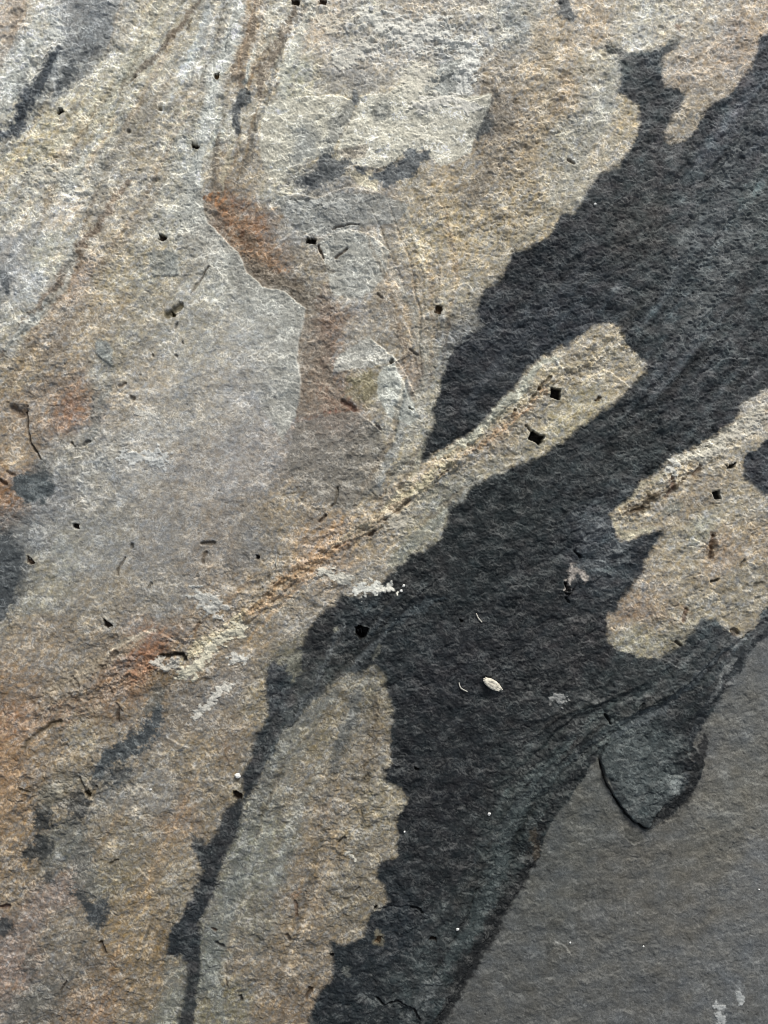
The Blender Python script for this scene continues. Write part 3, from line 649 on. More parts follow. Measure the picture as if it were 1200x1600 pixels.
# flaky cleavage: terraces of thin sheets whose edges run across the light
RA, RB = math.cos(math.radians(-24)), math.sin(math.radians(-24))
T1 = X * RA + Y * RB; T2 = -X * RB + Y * RA
def sheets(n, k, wpx, lpx):
    """stack of thin sheets: crisp steps of constant width in space whatever the slope of the field"""
    v = n * k
    gy, gx = np.gradient(v, AY, AX)
    g = np.hypot(gx, gy) + 0.012
    f = np.floor(v); r = v - f - 0.5
    dist = r / g                                   # distance to the break, in photo units
    e = ss(-wpx, wpx, dist)
    line = np.clip(1 - np.abs(dist + 0.2) / lpx, 0, 1)
    # line follows each break, where fracture paleness and highlights are coloured in
    return (f + e).astype(np.float32), line.astype(np.float32)
dwx = 5 * fbm(X / 12, Y / 12, 210, 3); dwy = 5 * fbm(X / 12, Y / 12, 214, 3)
nA = fbm((T1 + dwx) / 60, (T2 + dwy) / 34, 220, 4, 0.55)
nB = fbm((T1 + dwx * 0.9) / 22, (T2 + dwy * 0.9) / 13, 226, 4, 0.6)
nC = fbm((T1 + dwx * 0.8) / 11, (T2 + dwy * 0.8) / 7, 229, 3, 0.6)
tA, eA = sheets(nA, 3.2, 0.8, 1.35)
tB, eB = sheets(nB, 1.5, 0.7, 1.25)
tC, eC = sheets(nC, 1.15, 0.7, 1.1)
fine = fbm(T1 / 4.6, T2 / 3.3, 232, 2, 0.8)
wob = fbm((T1 + dwx) / 13, (T2 + dwy) / 8, 236, 3, 0.7)
crest = np.clip(1 - np.abs(wob) * 5.0, 0, 1) ** 1.5
rough_l = 1.0 + 0.35 * fbm(X / 110, Y / 110, 240, 2)
def blob(x, y, rx, ry, ang=0):
    a = math.radians(ang); dx, dy = QX - x, QY - y
    u = dx * math.cos(a) + dy * math.sin(a); v = -dx * math.sin(a) + dy * math.cos(a)
    return np.exp(-(u / rx) ** 2 - (v / ry) ** 2)
smooth_plate = np.clip(blob(330, 640, 150, 220, 20) + blob(200, 850, 170, 90, -20), 0, 1)
rough_l = rough_l * (1 - 0.45 * smooth_plate)
band = np.zeros_like(H)
for pts, wd, a in [([(960,540),(860,600),(700,725),(600,800),(500,865),(380,960),(230,1040),(60,1100)],26,1.0),
                   ([(1190,640),(1050,745),(970,810)],20,0.9), ([(330,320),(400,400),(500,500),(520,640)],24,0.5),
                   ([(560,40),(660,60),(740,90)],40,0.7), ([(800,60),(850,200),(760,330)],50,0.45), ([(470,1500),(560,1300),(580,1150)],45,0.5),
                   ([(60,1250),(130,1260),(110,1150)],40,0.5), ([(1080,780),(1050,950)],50,0.3)]:
    d, _, _ = seg_dist(QX, QY, pts); band = np.maximum(band, a * ss(wd * 1.6, wd * 0.3, d))
amp = rough_l * (1 + 0.6 * band)
amp = amp * (0.60 + 0.16 * mD) * (1 - 0.45 * mG)
selA = ss(0.0, 0.45, fbm(X / 40, Y / 32, 260, 2)); selB = ss(0.0, 0.4, fbm(X / 20, Y / 16, 263, 2)); selC = ss(0.05, 0.4, fbm(X / 12, Y / 10, 266, 2))
H += amp * (1.35 * tA + 1.0 * tB + 0.55 * tC + 0.58 * fine + 0.7 * crest * selB + 0.2 * nA + 0.2 * nB + 0.2 * nC)
dv, _, _ = seg_dist(FX, FY, [(1010,520),(930,560),(860,604),(780,655),(700,728),(600,802),(500,868),(380,960),(300,1020),(230,1045),(60,1110)])
H += 2.4 * np.exp(-(dv / 11) ** 2) * (0.7 + 0.9 * NZ3 + 0.5 * blot) * ss(-30, 60, X)
H += band * (1.8 * fbm(X / 16, Y / 14, 250, 3) )
H += 0.6 * fbm(X / 60, Y / 45, 252, 2)
# sheet edges: paler fresh fracture plus sunlit edge highlights put into the colour
pale_edge = np.clip(1.9 * eA * selA + 1.4 * eB * selB + 0.7 * eC * selC + 0.4 * crest * selC, 0, 1.4)
lum = col @ np.array([0.3, 0.6, 0.1], dtype=np.float32)
col = mul(col, np.exp(0.13 * NZ2 + 0.08 * fine) * 0.93)
add = (0.50 * col + (0.038 + 0.06 * lum)[..., None] * np.array([1.02, 1.0, 0.95], dtype=np.float32)) * 1.0
col = col + add * (pale_edge * (1 - 0.5 * mG) * (1 - 0.2 * mD) * (1 - 0.35 * smooth_plate))[..., None]

# ---- broken sheets: (points, raised side +1 right / -1 left of travel seen in the picture, height, run-out, pale fracture and painted highlight on the edge)
STEPS = [
 ([(318,318),(322,345),(345,368),(375,398),(385,425),(412,450),(445,455),(462,472),(478,482),(470,520),(464,560),(470,600),(464,650)],+1,4.2,90,0.8),
 ([(545,238),(520,250),(500,252),(455,262)],-1,1.6,25,0.2),
 ([(458,154),(520,150),(548,157),(556,166)],+1,2.6,40,0.7),
 ([(556,166),(545,185),(530,200)],+1,1.5,20,0.2),
 ([(562,150),(580,148),(606,148),(625,130),(645,118)],+1,2.2,24,0.6),
 ([(645,160),(672,162),(700,152),(735,160),(768,150)],+1,3.2,40,0.9),
 ([(722,95),(724,150)],-1,1.6,18,0.7),
 ([(550,262),(590,265),(605,262),(628,245),(636,236)],-1,1.6,16,0.4),
 ([(430,300),(460,303),(495,310),(525,298),(545,292),(590,302)],+1,2.6,40,0.5),
 ([(430,295),(420,320),(440,345)],+1,1.6,20,0.2),
 ([(500,375),(540,358),(575,365),(610,392),(600,440)],+1,2.6,34,0.4),
 ([(575,525),(600,545),(620,562),(632,582),(650,620)],+1,3.0,40,0.5),
 ([(545,640),(560,645),(580,660),(592,670)],+1,2.6,34,0.6),
 ([(600,575),(615,566),(630,598),(640,625),(648,645)],+1,2.2,26,0.4),
 ([(455,770),(470,785),(490,800),(500,805)],+1,1.8,30,0.3),
 ([(215,440),(240,433),(282,430),(276,400)],-1,1.8,22,0.5),
 ([(148,548),(160,560),(178,575)],-1,2.4,22,0.6),
 ([(160,1022),(190,1010),(225,986),(250,990),(285,1008)],+1,2.4,34,0.7),
 ([(258,1150),(280,1162),(300,1168)],+1,1.8,20,0.5),
 ([(115,1385),(140,1395),(152,1405)],-1,1.6,18,0.5),
 ([(210,1352),(230,1368),(238,1378)],+1,1.6,18,0.5),
 ([(160,1360),(175,1372),(186,1376)],+1,1.4,16,0.5),
 ([(937,575),(960,585),(978,600),(992,608)],+1,1.7,26,1.0),
 ([(992,608),(1030,612)],+1,1.2,16,0.4),
 ([(868,558),(880,575),(890,572)],+1,1.8,18,0.6),
 ([(780,640),(820,620),(850,605),(872,590)],-1,2.6,22,0.5),
 ([(1040,730),(1052,745),(1048,765)],-1,2.0,18,0.4),
 ([(975,805),(1000,798),(1030,775),(1060,750)],+1,2.4,16,0.4),
 ([(1083,842),(1110,855)],+1,1.8,16,0.6),
 ([(1200,925),(1180,935),(1170,960)],+1,2.0,20,0.5),
 ([(905,870),(908,850),(925,828),(950,815)],+1,3.2,30,0.5),
 ([(975,1055),(985,1060)],+1,2.2,14,0.4),
 ([(948,1120),(950,1105),(953,1095)],+1,2.4,16,0.4),
 ([(1035,1028),(1062,1045)],+1,1.8,14,0.5),
 ([(1030,1080),(1060,1070),(1080,1058)],+1,1.8,14,0.4),
 ([(590,1566),(620,1566),(642,1574),(655,1592),(660,1610)],-1,4.6,36,0.3),
 ([(620,1418),(640,1416),(660,1430)],-1,2.4,20,0.2),
 ([(770,1452),(745,1490),(728,1520),(700,1568),(672,1600)],+1,3.4,34,0.1),
 ([(835,1345),(815,1385),(800,1405),(785,1432)],+1,3.0,30,0.1),
 ([(972,1305),(990,1320),(1008,1312)],+1,1.8,14,0.6),
 ([(865,1470),(885,1480),(895,1494)],+1,1.3,12,0.9),
 ([(60,1255),(76,1265)],+1,1.3,10,1.0),
 ([(14,1498),(38,1490),(50,1478),(62,1460),(78,1448)],+1,1.3,14,0.7),
 ([(70,1410),(90,1392),(115,1370)],-1,1.4,14,0.7),
 ([(800,710),(870,660),(910,620)],+1,1.0,20,0.0),
 ([(1120,405),(1100,415),(1085,418)],+1,1.4,14,0.5),
 ([(1175,560),(1130,560),(1115,575),(1095,585)],-1,1.4,14,0.8),
 ([(1145,520),(1120,535),(1105,545)],+1,1.4,14,0.7),
 ([(500,870),(520,850),(560,840),(590,825),(620,800)],-1,3.2,20,0.3),
 ([(620,800),(660,765),(700,740),(740,712)],-1,3.0,18,0.3),
 ([(380,980),(420,945),(470,900),(500,870)],-1,2.6,20,0.3),
 ([(1195,972),(1160,1010),(1120,1060),(1080,1120),(1060,1165)],-1,4.0,26,0.2),
 ([(1130,1010),(1070,1070),(1000,1110),(960,1130)],+1,3.0,26,0.25),
 ([(940,1120),(860,1200),(810,1270),(790,1330)],-1,4.0,24,0.2),
 ([(880,1160),(800,1250),(760,1340),(730,1420)],+1,2.0,26,0.1),
 ([(700,890),(640,940),(600,1000),(560,1060)],+1,3.0,26,0.25),
 ([(470,1010),(430,1100),(400,1160)],-1,2.2,16,0.3),
 ([(440,1190),(480,1100),(540,1050)],+1,2.0,20,0.3),
 ([(360,1400),(400,1300),(450,1200)],+1,1.8,20,0.3),
 ([(400,1480),(440,1380),(480,1290)],+1,1.6,24,0.3),
 ([(170,600),(230,520),(290,440)],+1,1.5,26,0.2),
 ([(0,560),(60,490),(100,430),(125,380)],-1,2.4,30,0.3),
 ([(300,330),(310,240),(330,160),(350,90),(365,10)],+1,2.2,20,0.2),
 ([(345,300),(355,250),(372,190),(390,120),(405,20)],-1,2.0,14,0.2),
 ([(385,300),(400,220),(430,130),(455,30)],+1,2.0,18,0.2),
 ([(90,60),(60,110),(30,150),(15,185)],-1,2.2,18,0.2),
 ([(590,800),(640,745),(668,680),(680,600)],-1,2.0,16,0.4),
 ([(610,700),(640,660),(660,600),(650,540),(620,480)],-1,1.6,18,0.3),
 ([(945,455),(972,448),(990,450)],+1,1.2,14,0.8),
 ([(640,210),(680,215),(700,235)],+1,1.2,18,0.2),
 ([(90,470),(105,440),(120,410)],-1,1.4,24,0.2),
 ([(700,450),(730,442),(745,460)],+1,1.4,18,0.5),
]
for sl, dh in LAM_H: H[sl] += dh
BR = fbm(X / 7, Y / 7, 270, 2)
for pts, side, h, run, pe in STEPS:
    xs, ys = [p[0] for p in pts], [p[1] for p in pts]
    sl = window(min(xs), min(ys), max(xs), max(ys), run + 25)
    d, s, t = seg_dist(FX[sl], FY[sl], pts)
    sd_ = d * s * side
    end = ss(0.0, 0.12, t) * ss(1.0, 0.88, t)
    prof = ss(-0.9, 0.9, sd_) * np.exp(-np.maximum(sd_, 0) / run)
    prof *= ss(run * 2.4, run * 1.2, d)
    H[sl] += 1.25 * h * prof * end
    m = np.clip(1 - np.abs(sd_) / 1.9, 0, 1) * end * pe * np.clip(0.75 + 0.9 * BR[sl], 0, 1)
    c0 = col[sl]
    col[sl] = c0 + (0.45 * c0 + 0.07) * m[..., None]

# ---- cracks and crumbled hollows: (points, half width, depth, dirt or painted shade tone or None, strength)
CRACKS = [
 ([(40,645),(46,690),(54,705),(63,716)],1.6,3.0,(70,58,46),0.7),
 ([(22,640),(34,648),(38,640)],6.5,4.0,(88,64,44),0.6),
 ([(327,416),(312,440),(298,460)],1.5,2.2,(104,88,66),0.6),
 ([(282,478),(262,493)],4.5,3.2,(96,84,52),0.8),
 ([(277,505),(272,514)],1.8,2.0,(96,86,64),0.6),
 ([(498,385),(505,403)],1.9,3,(84,62,54),0.7),([(542,388),(525,402)],1.8,2.6,(96,76,60),0.7),
 ([(520,357),(545,350),(560,352)],1.5,2.0,(104,84,70),0.5),
 ([(535,628),(548,634),(552,640)],3.5,3,(104,58,42),0.75),
 ([(528,762),(524,785),(518,792)],2.0,2.4,(92,80,62),0.6),
 ([(508,805),(500,816)],2.2,3,(84,64,50),0.7),
 ([(205,850),(206,856)],2.4,2.6,(84,76,64),0.6),([(194,872),(184,890),(182,898)],1.6,2.2,(92,82,68),0.6),
 ([(316,850),(335,848)],2.6,2.6,(88,72,52),0.7),([(322,862),(316,880)],2.2,2,(104,84,64),0.6),
 ([(236,912),(232,918)],2.2,2.2,(84,76,64),0.6),
 ([(310,975),(304,985)],2.6,2.6,(100,72,52),0.6),
 ([(182,1020),(170,1030),(158,1046)],3.8,2.4,(104,88,72),0.65),
 ([(112,1058),(122,1072)],2.4,1.6,(112,98,82),0.5),
 ([(250,1026),(265,1024),(284,1022),(288,1032)],3.2,5.0,(56,50,42),0.85),
 ([(184,1110),(182,1126)],3.0,3.0,(78,62,50),0.7),([(182,1100),(190,1112)],2,2,(110,84,66),0.5),
 ([(95,1128),(80,1132),(60,1145),(42,1160),(38,1168)],3.0,2.6,(100,84,58),0.7),
 ([(124,1215),(132,1240),(145,1244),(150,1230)],2.0,3.0,(96,84,66),0.5),
 ([(173,1350),(184,1343)],2.4,2.4,(96,84,66),0.6),
 ([(158,1474),(164,1486)],2.6,3.5,(66,50,36),0.75),
 ([(102,1534),(97,1547)],1.4,2.2,(70,56,42),0.7),
 ([(340,1472),(348,1478)],3.0,3.0,(62,58,54),0.7),
 ([(376,1558),(378,1562)],2.8,3.5,(48,46,44),0.8),([(355,1532),(356,1538)],1.8,2.4,(90,76,58),0.7),
 ([(332,1450),(336,1453)],2.2,2.4,(112,80,56),0.7),
 ([(486,1545),(478,1560)],2.6,3.6,(72,52,34),0.75),
 ([(462,1408),(463,1430)],2.0,2.2,(110,74,50),0.6),([(448,1460),(452,1466)],3.0,3.0,(112,80,44),0.6),
 ([(556,1392),(562,1386)],1.8,2.0,(90,80,64),0.6),([(530,1315),(540,1308)],2.0,3.0,(70,60,50),0.6),
 ([(860,590),(848,600),(843,608)],2.6,3.2,(84,70,50),0.7),([(828,628),(842,607)],1.8,2.6,(100,82,60),0.6),
 ([(806,640),(800,652)],2.4,3.0,(92,70,50),0.6),([(822,664),(832,676)],2.2,3,(78,68,56),0.6),
 ([(700,735),(690,742)],2.4,3,(100,78,60),0.6),([(640,782),(610,806),(602,812)],2.6,3,(96,74,56),0.6),
 ([(585,830),(578,836)],2.6,3.4,(84,64,48),0.7),([(523,857),(530,852)],2.4,3,(120,84,60),0.5),
 ([(1052,740),(1050,765),(1040,775)],2.6,3,(104,70,52),0.6),([(1085,742),(1096,728)],2.6,2.4,(124,92,70),0.5),
 ([(1112,838),(1108,872)],2.6,3,(104,76,54),0.65),([(1162,875),(1156,885)],1.8,2.4,(104,88,64),0.6),
 ([(1112,907),(1120,906)],2.4,4,(50,46,40),0.7),([(1070,952),(1066,970)],2.4,2.8,(112,76,56),0.6),
 ([(985,800),(1004,794)],2.6,2.6,(96,76,54),0.6),([(1190,912),(1180,915)],4,2.6,(112,98,72),0.5),
 ([(1005,1100),(998,1110)],2,3.4,None,0),([(948,1118),(954,1130)],2.0,5.0,(30,32,34),0.6),
 ([(900,862),(907,870)],2.0,5.0,(30,32,34),0.6),([(884,912),(887,922)],2.8,7.0,(26,28,30),0.7),([(884,935),(888,940)],2.4,4.0,(36,38,40),0.6),  # the hollow at the small flake is its shadow, painted dark
 ([(1056,1002),(1062,1007)],2.4,4,(60,50,40),0.6),
 ([(655,1590),(648,1578),(640,1571),(622,1564),(600,1568),(590,1560)],1.7,4.5,(30,32,34),0.7),
 ([(660,1427),(652,1420),(642,1418)],1.6,3.5,(30,32,34),0.6),
 ([(640,1415),(590,1420)],1.2,1.5,None,0),
 ([(700,390),(780,400)],1.0,0.6,None,0),
 ([(866,152),(868,150)],1.0,1,None,0),
 ([(888,250),(896,256)],2.2,2.8,(96,74,52),0.6),
 ([(212,122),(206,128)],2.0,2.2,(116,100,80),0.5),([(250,172),(252,173)],2.6,2.4,(104,90,70),0.6),([(201,206),(202,207)],3,2.6,(96,88,74),0.6),
 ([(590,460),(596,464)],2,2.2,(96,80,64),0.5),([(652,555),(640,545)],1.8,2.0,(92,80,70),0.5),
 ([(594,672),(588,664)],1.6,2,(78,60,60),0.5),([(610,565),(612,563)],2.4,3.2,(66,62,48),0.7),([(640,636),(645,640)],1.8,3.0,(96,84,52),0.6),
 ([(140,690),(132,695)],2.4,2.6,(72,70,62),0.6),([(113,692),(116,698)],2.0,2.6,(84,80,70),0.6),([(205,622),(208,622)],3.0,2.8,(104,92,76),0.7),
 ([(195,600),(188,604)],2.4,2.2,(116,96,82),0.5),([(237,553),(238,555)],1.8,1.8,(108,96,80),0.6),([(273,555),(274,556)],2.2,2,(108,96,80),0.6),
 ([(285,534),(286,535)],1.8,2,(104,88,72),0.6),([(0,1420),(10,1418)],3.2,3.4,(100,56,38),0.7),
 ([(844,262),(845,262)],1,1,None,0),([(30,1232),(44,1240)],2.6,2.2,(104,88,60),0.5),
 ([(0,750),(8,756)],3,3,(84,58,38),0.6),([(12,738),(18,742)],3,2.6,(100,76,52),0.5),
 ([(1145,985),(1150,990)],4.0,4.0,(78,58,40),0.7),([(430,140),(436,132)],2,1.6,(112,100,80),0.5),
 ([(300,30),(292,45)],1.8,1.8,(104,90,72),0.5),([(172,1075),(176,1085)],2,1.6,(116,92,72),0.5),
]
for pts, wd, dep, rgb, a in CRACKS:
    xs, ys = [p[0] for p in pts], [p[1] for p in pts]
    sl = window(min(xs), min(ys), max(xs), max(ys), wd * 3 + 10)
    if min(xs) > 15 and min(ys) > 15 and max(xs) < 1185 and max(ys) < 1585: pass
    d, _, t = seg_dist(FX[sl], FY[sl], pts)
    r = d / wd + 0.35 * BR[sl]
    H[sl] -= dep * 1.5 * ss(1.5, 0.35, r)
    if rgb:
        m = a * ss(1.55, 0.5, r)
        col[sl] = col[sl] * (1 - m[..., None]) + lin(rgb).astype(np.float32) * m[..., None]

# ------------------------------------------------------------------ raised flakes, crusts and pits: each becomes a part
PART = np.zeros((NY - 1, NX - 1), np.int32)
xc = 0.25 * (FX[:-1, :-1] + FX[1:, :-1] + FX[:-1, 1:] + FX[1:, 1:])
yc = 0.25 * (FY[:-1, :-1] + FY[1:, :-1] + FY[:-1, 1:] + FY[1:, 1:])
inframe = (X > -60) & (X < 1260) & (Y > -60) & (Y < 1660)
def cell(a): return 0.25 * (a[:-1, :-1] + a[1:, :-1] + a[:-1, 1:] + a[1:, 1:])
cD_, cR_, cG_ = cell(mD), cell(mR), cell(mG)
PART[:] = 0
PART[cD_ > 0.5] = 1
PART[cG_ > 0.5] = 2
XC, YC = cell(QX), cell(QY)
PART[(cR_ > 0.5) & (PART == 0)] = 3
PART[(XC > 1010) & (YC < 240) & (XC - YC * 0.0 > 1028) & (PART == 0) & (YC < 240)] = 4
low = (PART == 0) & inside(XC, YC, [(303,1680),(305,1553),(313,1500),(314,1453),(320,1417),(343,1370),(353,1335),(373,1310),(379,1268),(398,1232),(412,1205),(432,1160),(462,1125),(500,1085),(545,1048),(600,1030),(660,1100),(660,1300),(600,1500),(470,1680)])
PART[low] = 5
names = {0: ('pale_layer', 'pale weathered grey to buff slate layer with rusty streaks'), 1: ('dark_layer', 'charcoal blue dark slate layer running diagonally'),
         2: ('grey_layer', 'smooth mid grey slate layer in the lower right'), 3: ('tan_patch', 'buff patch with a rusty ridge at the right edge'),
         4: ('tan_patch', 'small buff patch in the upper right corner'), 5: ('tan_patch', 'long brown streaked patch at the lower middle')}
from_ = PART
# lone specks of one layer inside another join the layer around them
def tidy(minsize=600):
    for pid in range(6):
        m = PART == pid
        if not m.any(): continue
        # coarse flood over blocks is enough: grow from the largest body, drop what is never reached
        lab = np.zeros(m.shape, np.int32); cur = 0; todo = m.copy()
        comps = []
        while todo.any() and cur < 60:
            cur += 1
            k = int(np.argmax(todo)); seed = np.zeros_like(m); seed.flat[k] = True
            while True:
                prev = int(seed.sum())
                for _ in range(3):
                    for ax in (0, 1):
                        seed = run_fill(seed, m, ax)
                if int(seed.sum()) == prev: break
            comps.append(seed); todo &= ~seed
        comps.sort(key=lambda c: -int(c.sum()))
        for c in comps[1:]:
            if int(c.sum()) < minsize or pid in (1, 2, 3, 5): 
                g = c.copy(); g[1:] |= c[:-1]; g[:-1] |= c[1:]; g[:, 1:] |= c[:, :-1]; g[:, :-1] |= c[:, 1:]
                ring = g & ~c
                PART[c] = int(np.bincount(PART[ring]).argmax())
def run_fill(seed, m, ax):
    # spread each seed along whole runs of m in one axis
    if ax == 0: return run_fill(seed.T, m.T, 1).T
    start = m & ~np.concatenate([np.zeros((m.shape[0], 1), bool), m[:, :-1]], 1)
    rid = np.cumsum(start.ravel()).reshape(m.shape)
    hit = np.zeros(int(rid.max()) + 1, bool); hit[rid[seed & m]] = True
    return hit[rid] & m
tidy(4000)
nextid = 6
LAYER = PART.copy()

FLAKES = [([(937,1188),(944,1168),(960,1150),(1000,1136),(1045,1150),(1046,1180),(1040,1204),(1060,1216),(1064,1226),(1056,1244),(1038,1258),(1026,1270),(1013,1294),(987,1280),(965,1252),(948,1222)],7.0,'raised_flake','dark teal grey flake standing proud with a gap blackened by painted shadow along its lower left edge'),
          ([(886,912),(889,900),(900,890),(916,894),(912,904),(900,914),(890,928),(884,926)],4.5,'raised_flake','small pinkish grey flake lifted from the dark layer')]
for pts, h, nm, lb in FLAKES:
    xs, ys = [p[0] for p in pts], [p[1] for p in pts]
    sl = window(min(xs), min(ys), max(xs), max(ys), 30)
    px, py = FX[sl], FY[sl]
    d, _, _ = seg_dist(px, py, pts, True)
    d = np.where(inside(px, py, pts), -d, d)
    # proud at the lower left, sinking back into the rock at the upper right
    cx_, cy_ = sum(xs) / len(xs), sum(ys) / len(ys); R = max(max(xs) - min(xs), max(ys) - min(ys)) / 2
    lift = np.clip(0.42 + 1.0 * ((-(px - cx_) * 0.85 + (py - cy_) * 0.6) / R), 0.0, 1.15)
    H[sl] += h * lift * ss(1.0, -1.0, d)
    gap = ss(3.6 + 1.8 * NZ1[sl], 0.8, d) * ss(-0.5, 0.8, d) * np.clip(lift * 1.6 - 0.7, 0, 1)
    H[sl] -= 5.0 * gap
    m = (0.75 * gap)[..., None]
    col[sl] = col[sl] * (1 - m) + lin((30, 31, 32)).astype(np.float32) * m  # shadow below the flake edge painted into the gap
    reg = inside(xc[sl[0].start:sl[0].stop - 1, sl[1].start:sl[1].stop - 1], yc[sl[0].start:sl[0].stop - 1, sl[1].start:sl[1].stop - 1], pts)
    PART[sl[0].start:sl[0].stop - 1, sl[1].start:sl[1].stop - 1][reg] = nextid
    names[nextid] = (nm, lb); nextid += 1

# white mineral crusts: (points, width, threshold, tone, label)
CRUSTS = [
 ([(288,1052),(302,1048),(318,1030),(330,1012),(352,995),(378,978)],9,(214,204,178),0.95,'cream white mineral crust in a jagged diagonal line'),
 ([(306,1115),(328,1098),(345,1080),(352,1072)],6,(206,200,190),0.85,'thin white crust line below the cream crust'),
 ([(368,1028),(378,1032)],6,(218,212,202),0.8,'small white crust spot'),
 ([(310,930),(325,945),(338,950)],12,(204,204,200),0.55,'faint white crust bloom on the grey plate'),
 ([(240,1036),(262,1040),(275,1030)],7,(196,190,180),0.7,'grey white crust beside the rusty hollow'),
 ([(558,918),(575,917),(590,915)],9,(216,214,206),0.95,'white crumbly crust on the edge of the dark layer'),
 ([(600,920),(606,918)],7,(220,216,206),1.0,'white crust dot on the dark layer edge'),
 ([(612,818),(625,815)],12,(200,190,172),0.6,'pinkish white crust at the middle of the ridge'),
 ([(505,895),(520,900),(540,905)],7,(208,202,188),0.75,'white crust grains beside the orange streak'),
 ([(570,25),(590,40),(610,48)],9,(222,218,208),0.8,'white crust flecks near the top edge'),
 ([(625,42),(655,60),(670,45),(695,55)],15,(222,218,210),0.75,'wide white crust patch near the top'),
 ([(700,65),(730,78),(738,98),(724,120),(723,140)],9,(222,220,214),0.85,'white crust line bending down near the top'),
 ([(532,98),(555,84),(578,70)],7,(218,212,200),0.7,'white crust streak in the upper middle'),
 ([(640,125),(662,120),(655,150),(640,140)],12,(216,208,190),0.65,'cream crust patch in the upper middle'),
 ([(655,165),(700,158),(735,168)],7,(222,216,206),0.75,'white crust along a broken sheet edge'),
 ([(500,20),(520,40)],10,(210,200,182),0.5,'faint cream crust bloom at the top'),
 ([(455,325),(500,315),(545,320)],7,(198,198,194),0.5,'thin white frosting of crust under the blue smudge'),
 ([(195,712),(215,715),(240,712),(258,720)],9,(204,206,206),0.6,'white crust freckles on the smooth plate'),
 ([(212,643),(240,648)],5,(206,202,194),0.6,'row of tiny white crust grains'),
 ([(95,60),(78,52),(88,44)],7,(212,212,206),0.6,'white crust near the upper left corner'),
 ([(60,270),(100,275),(120,290)],18,(202,200,190),0.4,'pale crust bloom in the left upper area'),
 ([(1055,725),(1048,735)],7,(206,204,198),0.7,'white crust at the head of the right patch'),
 ([(1095,715),(1130,692),(1190,655)],8,(206,198,182),0.55,'cream crust along the right ridge'),
 ([(545,1332),(548,1340)],5,(204,198,184),0.8,'white crust spot in the brown patch'),
 ([(870,1092),(880,1095)],6,(150,150,150),0.7,'grey white crust speck on the dark layer'),
 ([(1122,1596),(1128,1580)],7,(176,178,180),0.7,'white crust at the bottom right'),
 ([(1154,1562),(1156,1552)],6,(166,170,172),0.7,'white crust dot at the bottom right'),
]
CN = fbm(X / 11, Y / 8, 300, 3, 0.55)
for pts, wd, rgb, a, lb in CRUSTS:
    if max(p[1] for p in pts) < 175 and pts[0][0] > 450: wd *= 1.35
    xs, ys = [p[0] for p in pts], [p[1] for p in pts]
    sl = window(min(xs), min(ys), max(xs), max(ys), wd * 2 + 12)
    d, _, _ = seg_dist(PX[sl], PY[sl], pts)
    f = 1.45 - d / (wd * 1.15) + 0.95 * CN[sl] - 0.2 * (1 - a)
    a = min(1.0, a * 1.25)
    m = ss(0.35, 0.65, f)
    H[sl] += 1.1 * m * (0.8 + 0.4 * CN[sl])
    mm = (m * a)[..., None]
    col[sl] = col[sl] * (1 - mm) + lin(rgb).astype(np.float32) * np.exp(0.12 * CN[sl])[..., None] * mm
    inr = inframe[sl]
    mc = (m * inr)
    mc = 0.25 * (mc[:-1, :-1] + mc[1:, :-1] + mc[:-1, 1:] + mc[1:, 1:]) > 0.5
    v = PART[sl[0].start:sl[0].start + mc.shape[0], sl[1].start:sl[1].start + mc.shape[1]]
    v[mc] = nextid
    names[nextid] = ('mineral_crust', lb); nextid += 1

# square pits left by weathered-out crystals: (x, y, half w, half h, angle, depth, floor tone, rim tone)
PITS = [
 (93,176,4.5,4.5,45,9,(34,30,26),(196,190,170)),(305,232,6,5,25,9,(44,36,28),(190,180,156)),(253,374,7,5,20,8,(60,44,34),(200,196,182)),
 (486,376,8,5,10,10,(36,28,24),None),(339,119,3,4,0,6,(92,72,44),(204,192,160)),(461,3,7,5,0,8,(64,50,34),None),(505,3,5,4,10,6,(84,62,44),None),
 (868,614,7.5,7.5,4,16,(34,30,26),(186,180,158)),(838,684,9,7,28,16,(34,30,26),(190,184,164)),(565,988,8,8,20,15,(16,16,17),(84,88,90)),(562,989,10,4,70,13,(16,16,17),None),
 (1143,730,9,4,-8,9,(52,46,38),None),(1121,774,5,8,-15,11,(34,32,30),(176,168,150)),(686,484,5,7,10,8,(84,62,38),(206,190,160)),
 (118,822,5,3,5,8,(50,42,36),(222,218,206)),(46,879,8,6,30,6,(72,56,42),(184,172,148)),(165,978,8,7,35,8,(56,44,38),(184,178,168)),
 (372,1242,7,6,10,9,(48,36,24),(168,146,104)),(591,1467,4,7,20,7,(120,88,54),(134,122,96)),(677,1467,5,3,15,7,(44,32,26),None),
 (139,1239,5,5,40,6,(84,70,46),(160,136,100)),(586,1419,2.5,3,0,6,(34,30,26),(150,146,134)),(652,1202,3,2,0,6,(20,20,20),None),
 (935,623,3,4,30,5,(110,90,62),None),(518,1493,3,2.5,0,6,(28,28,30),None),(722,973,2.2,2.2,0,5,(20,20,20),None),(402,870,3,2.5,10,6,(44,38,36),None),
 (271,494,4,3,20,6,(84,72,44),None),
]
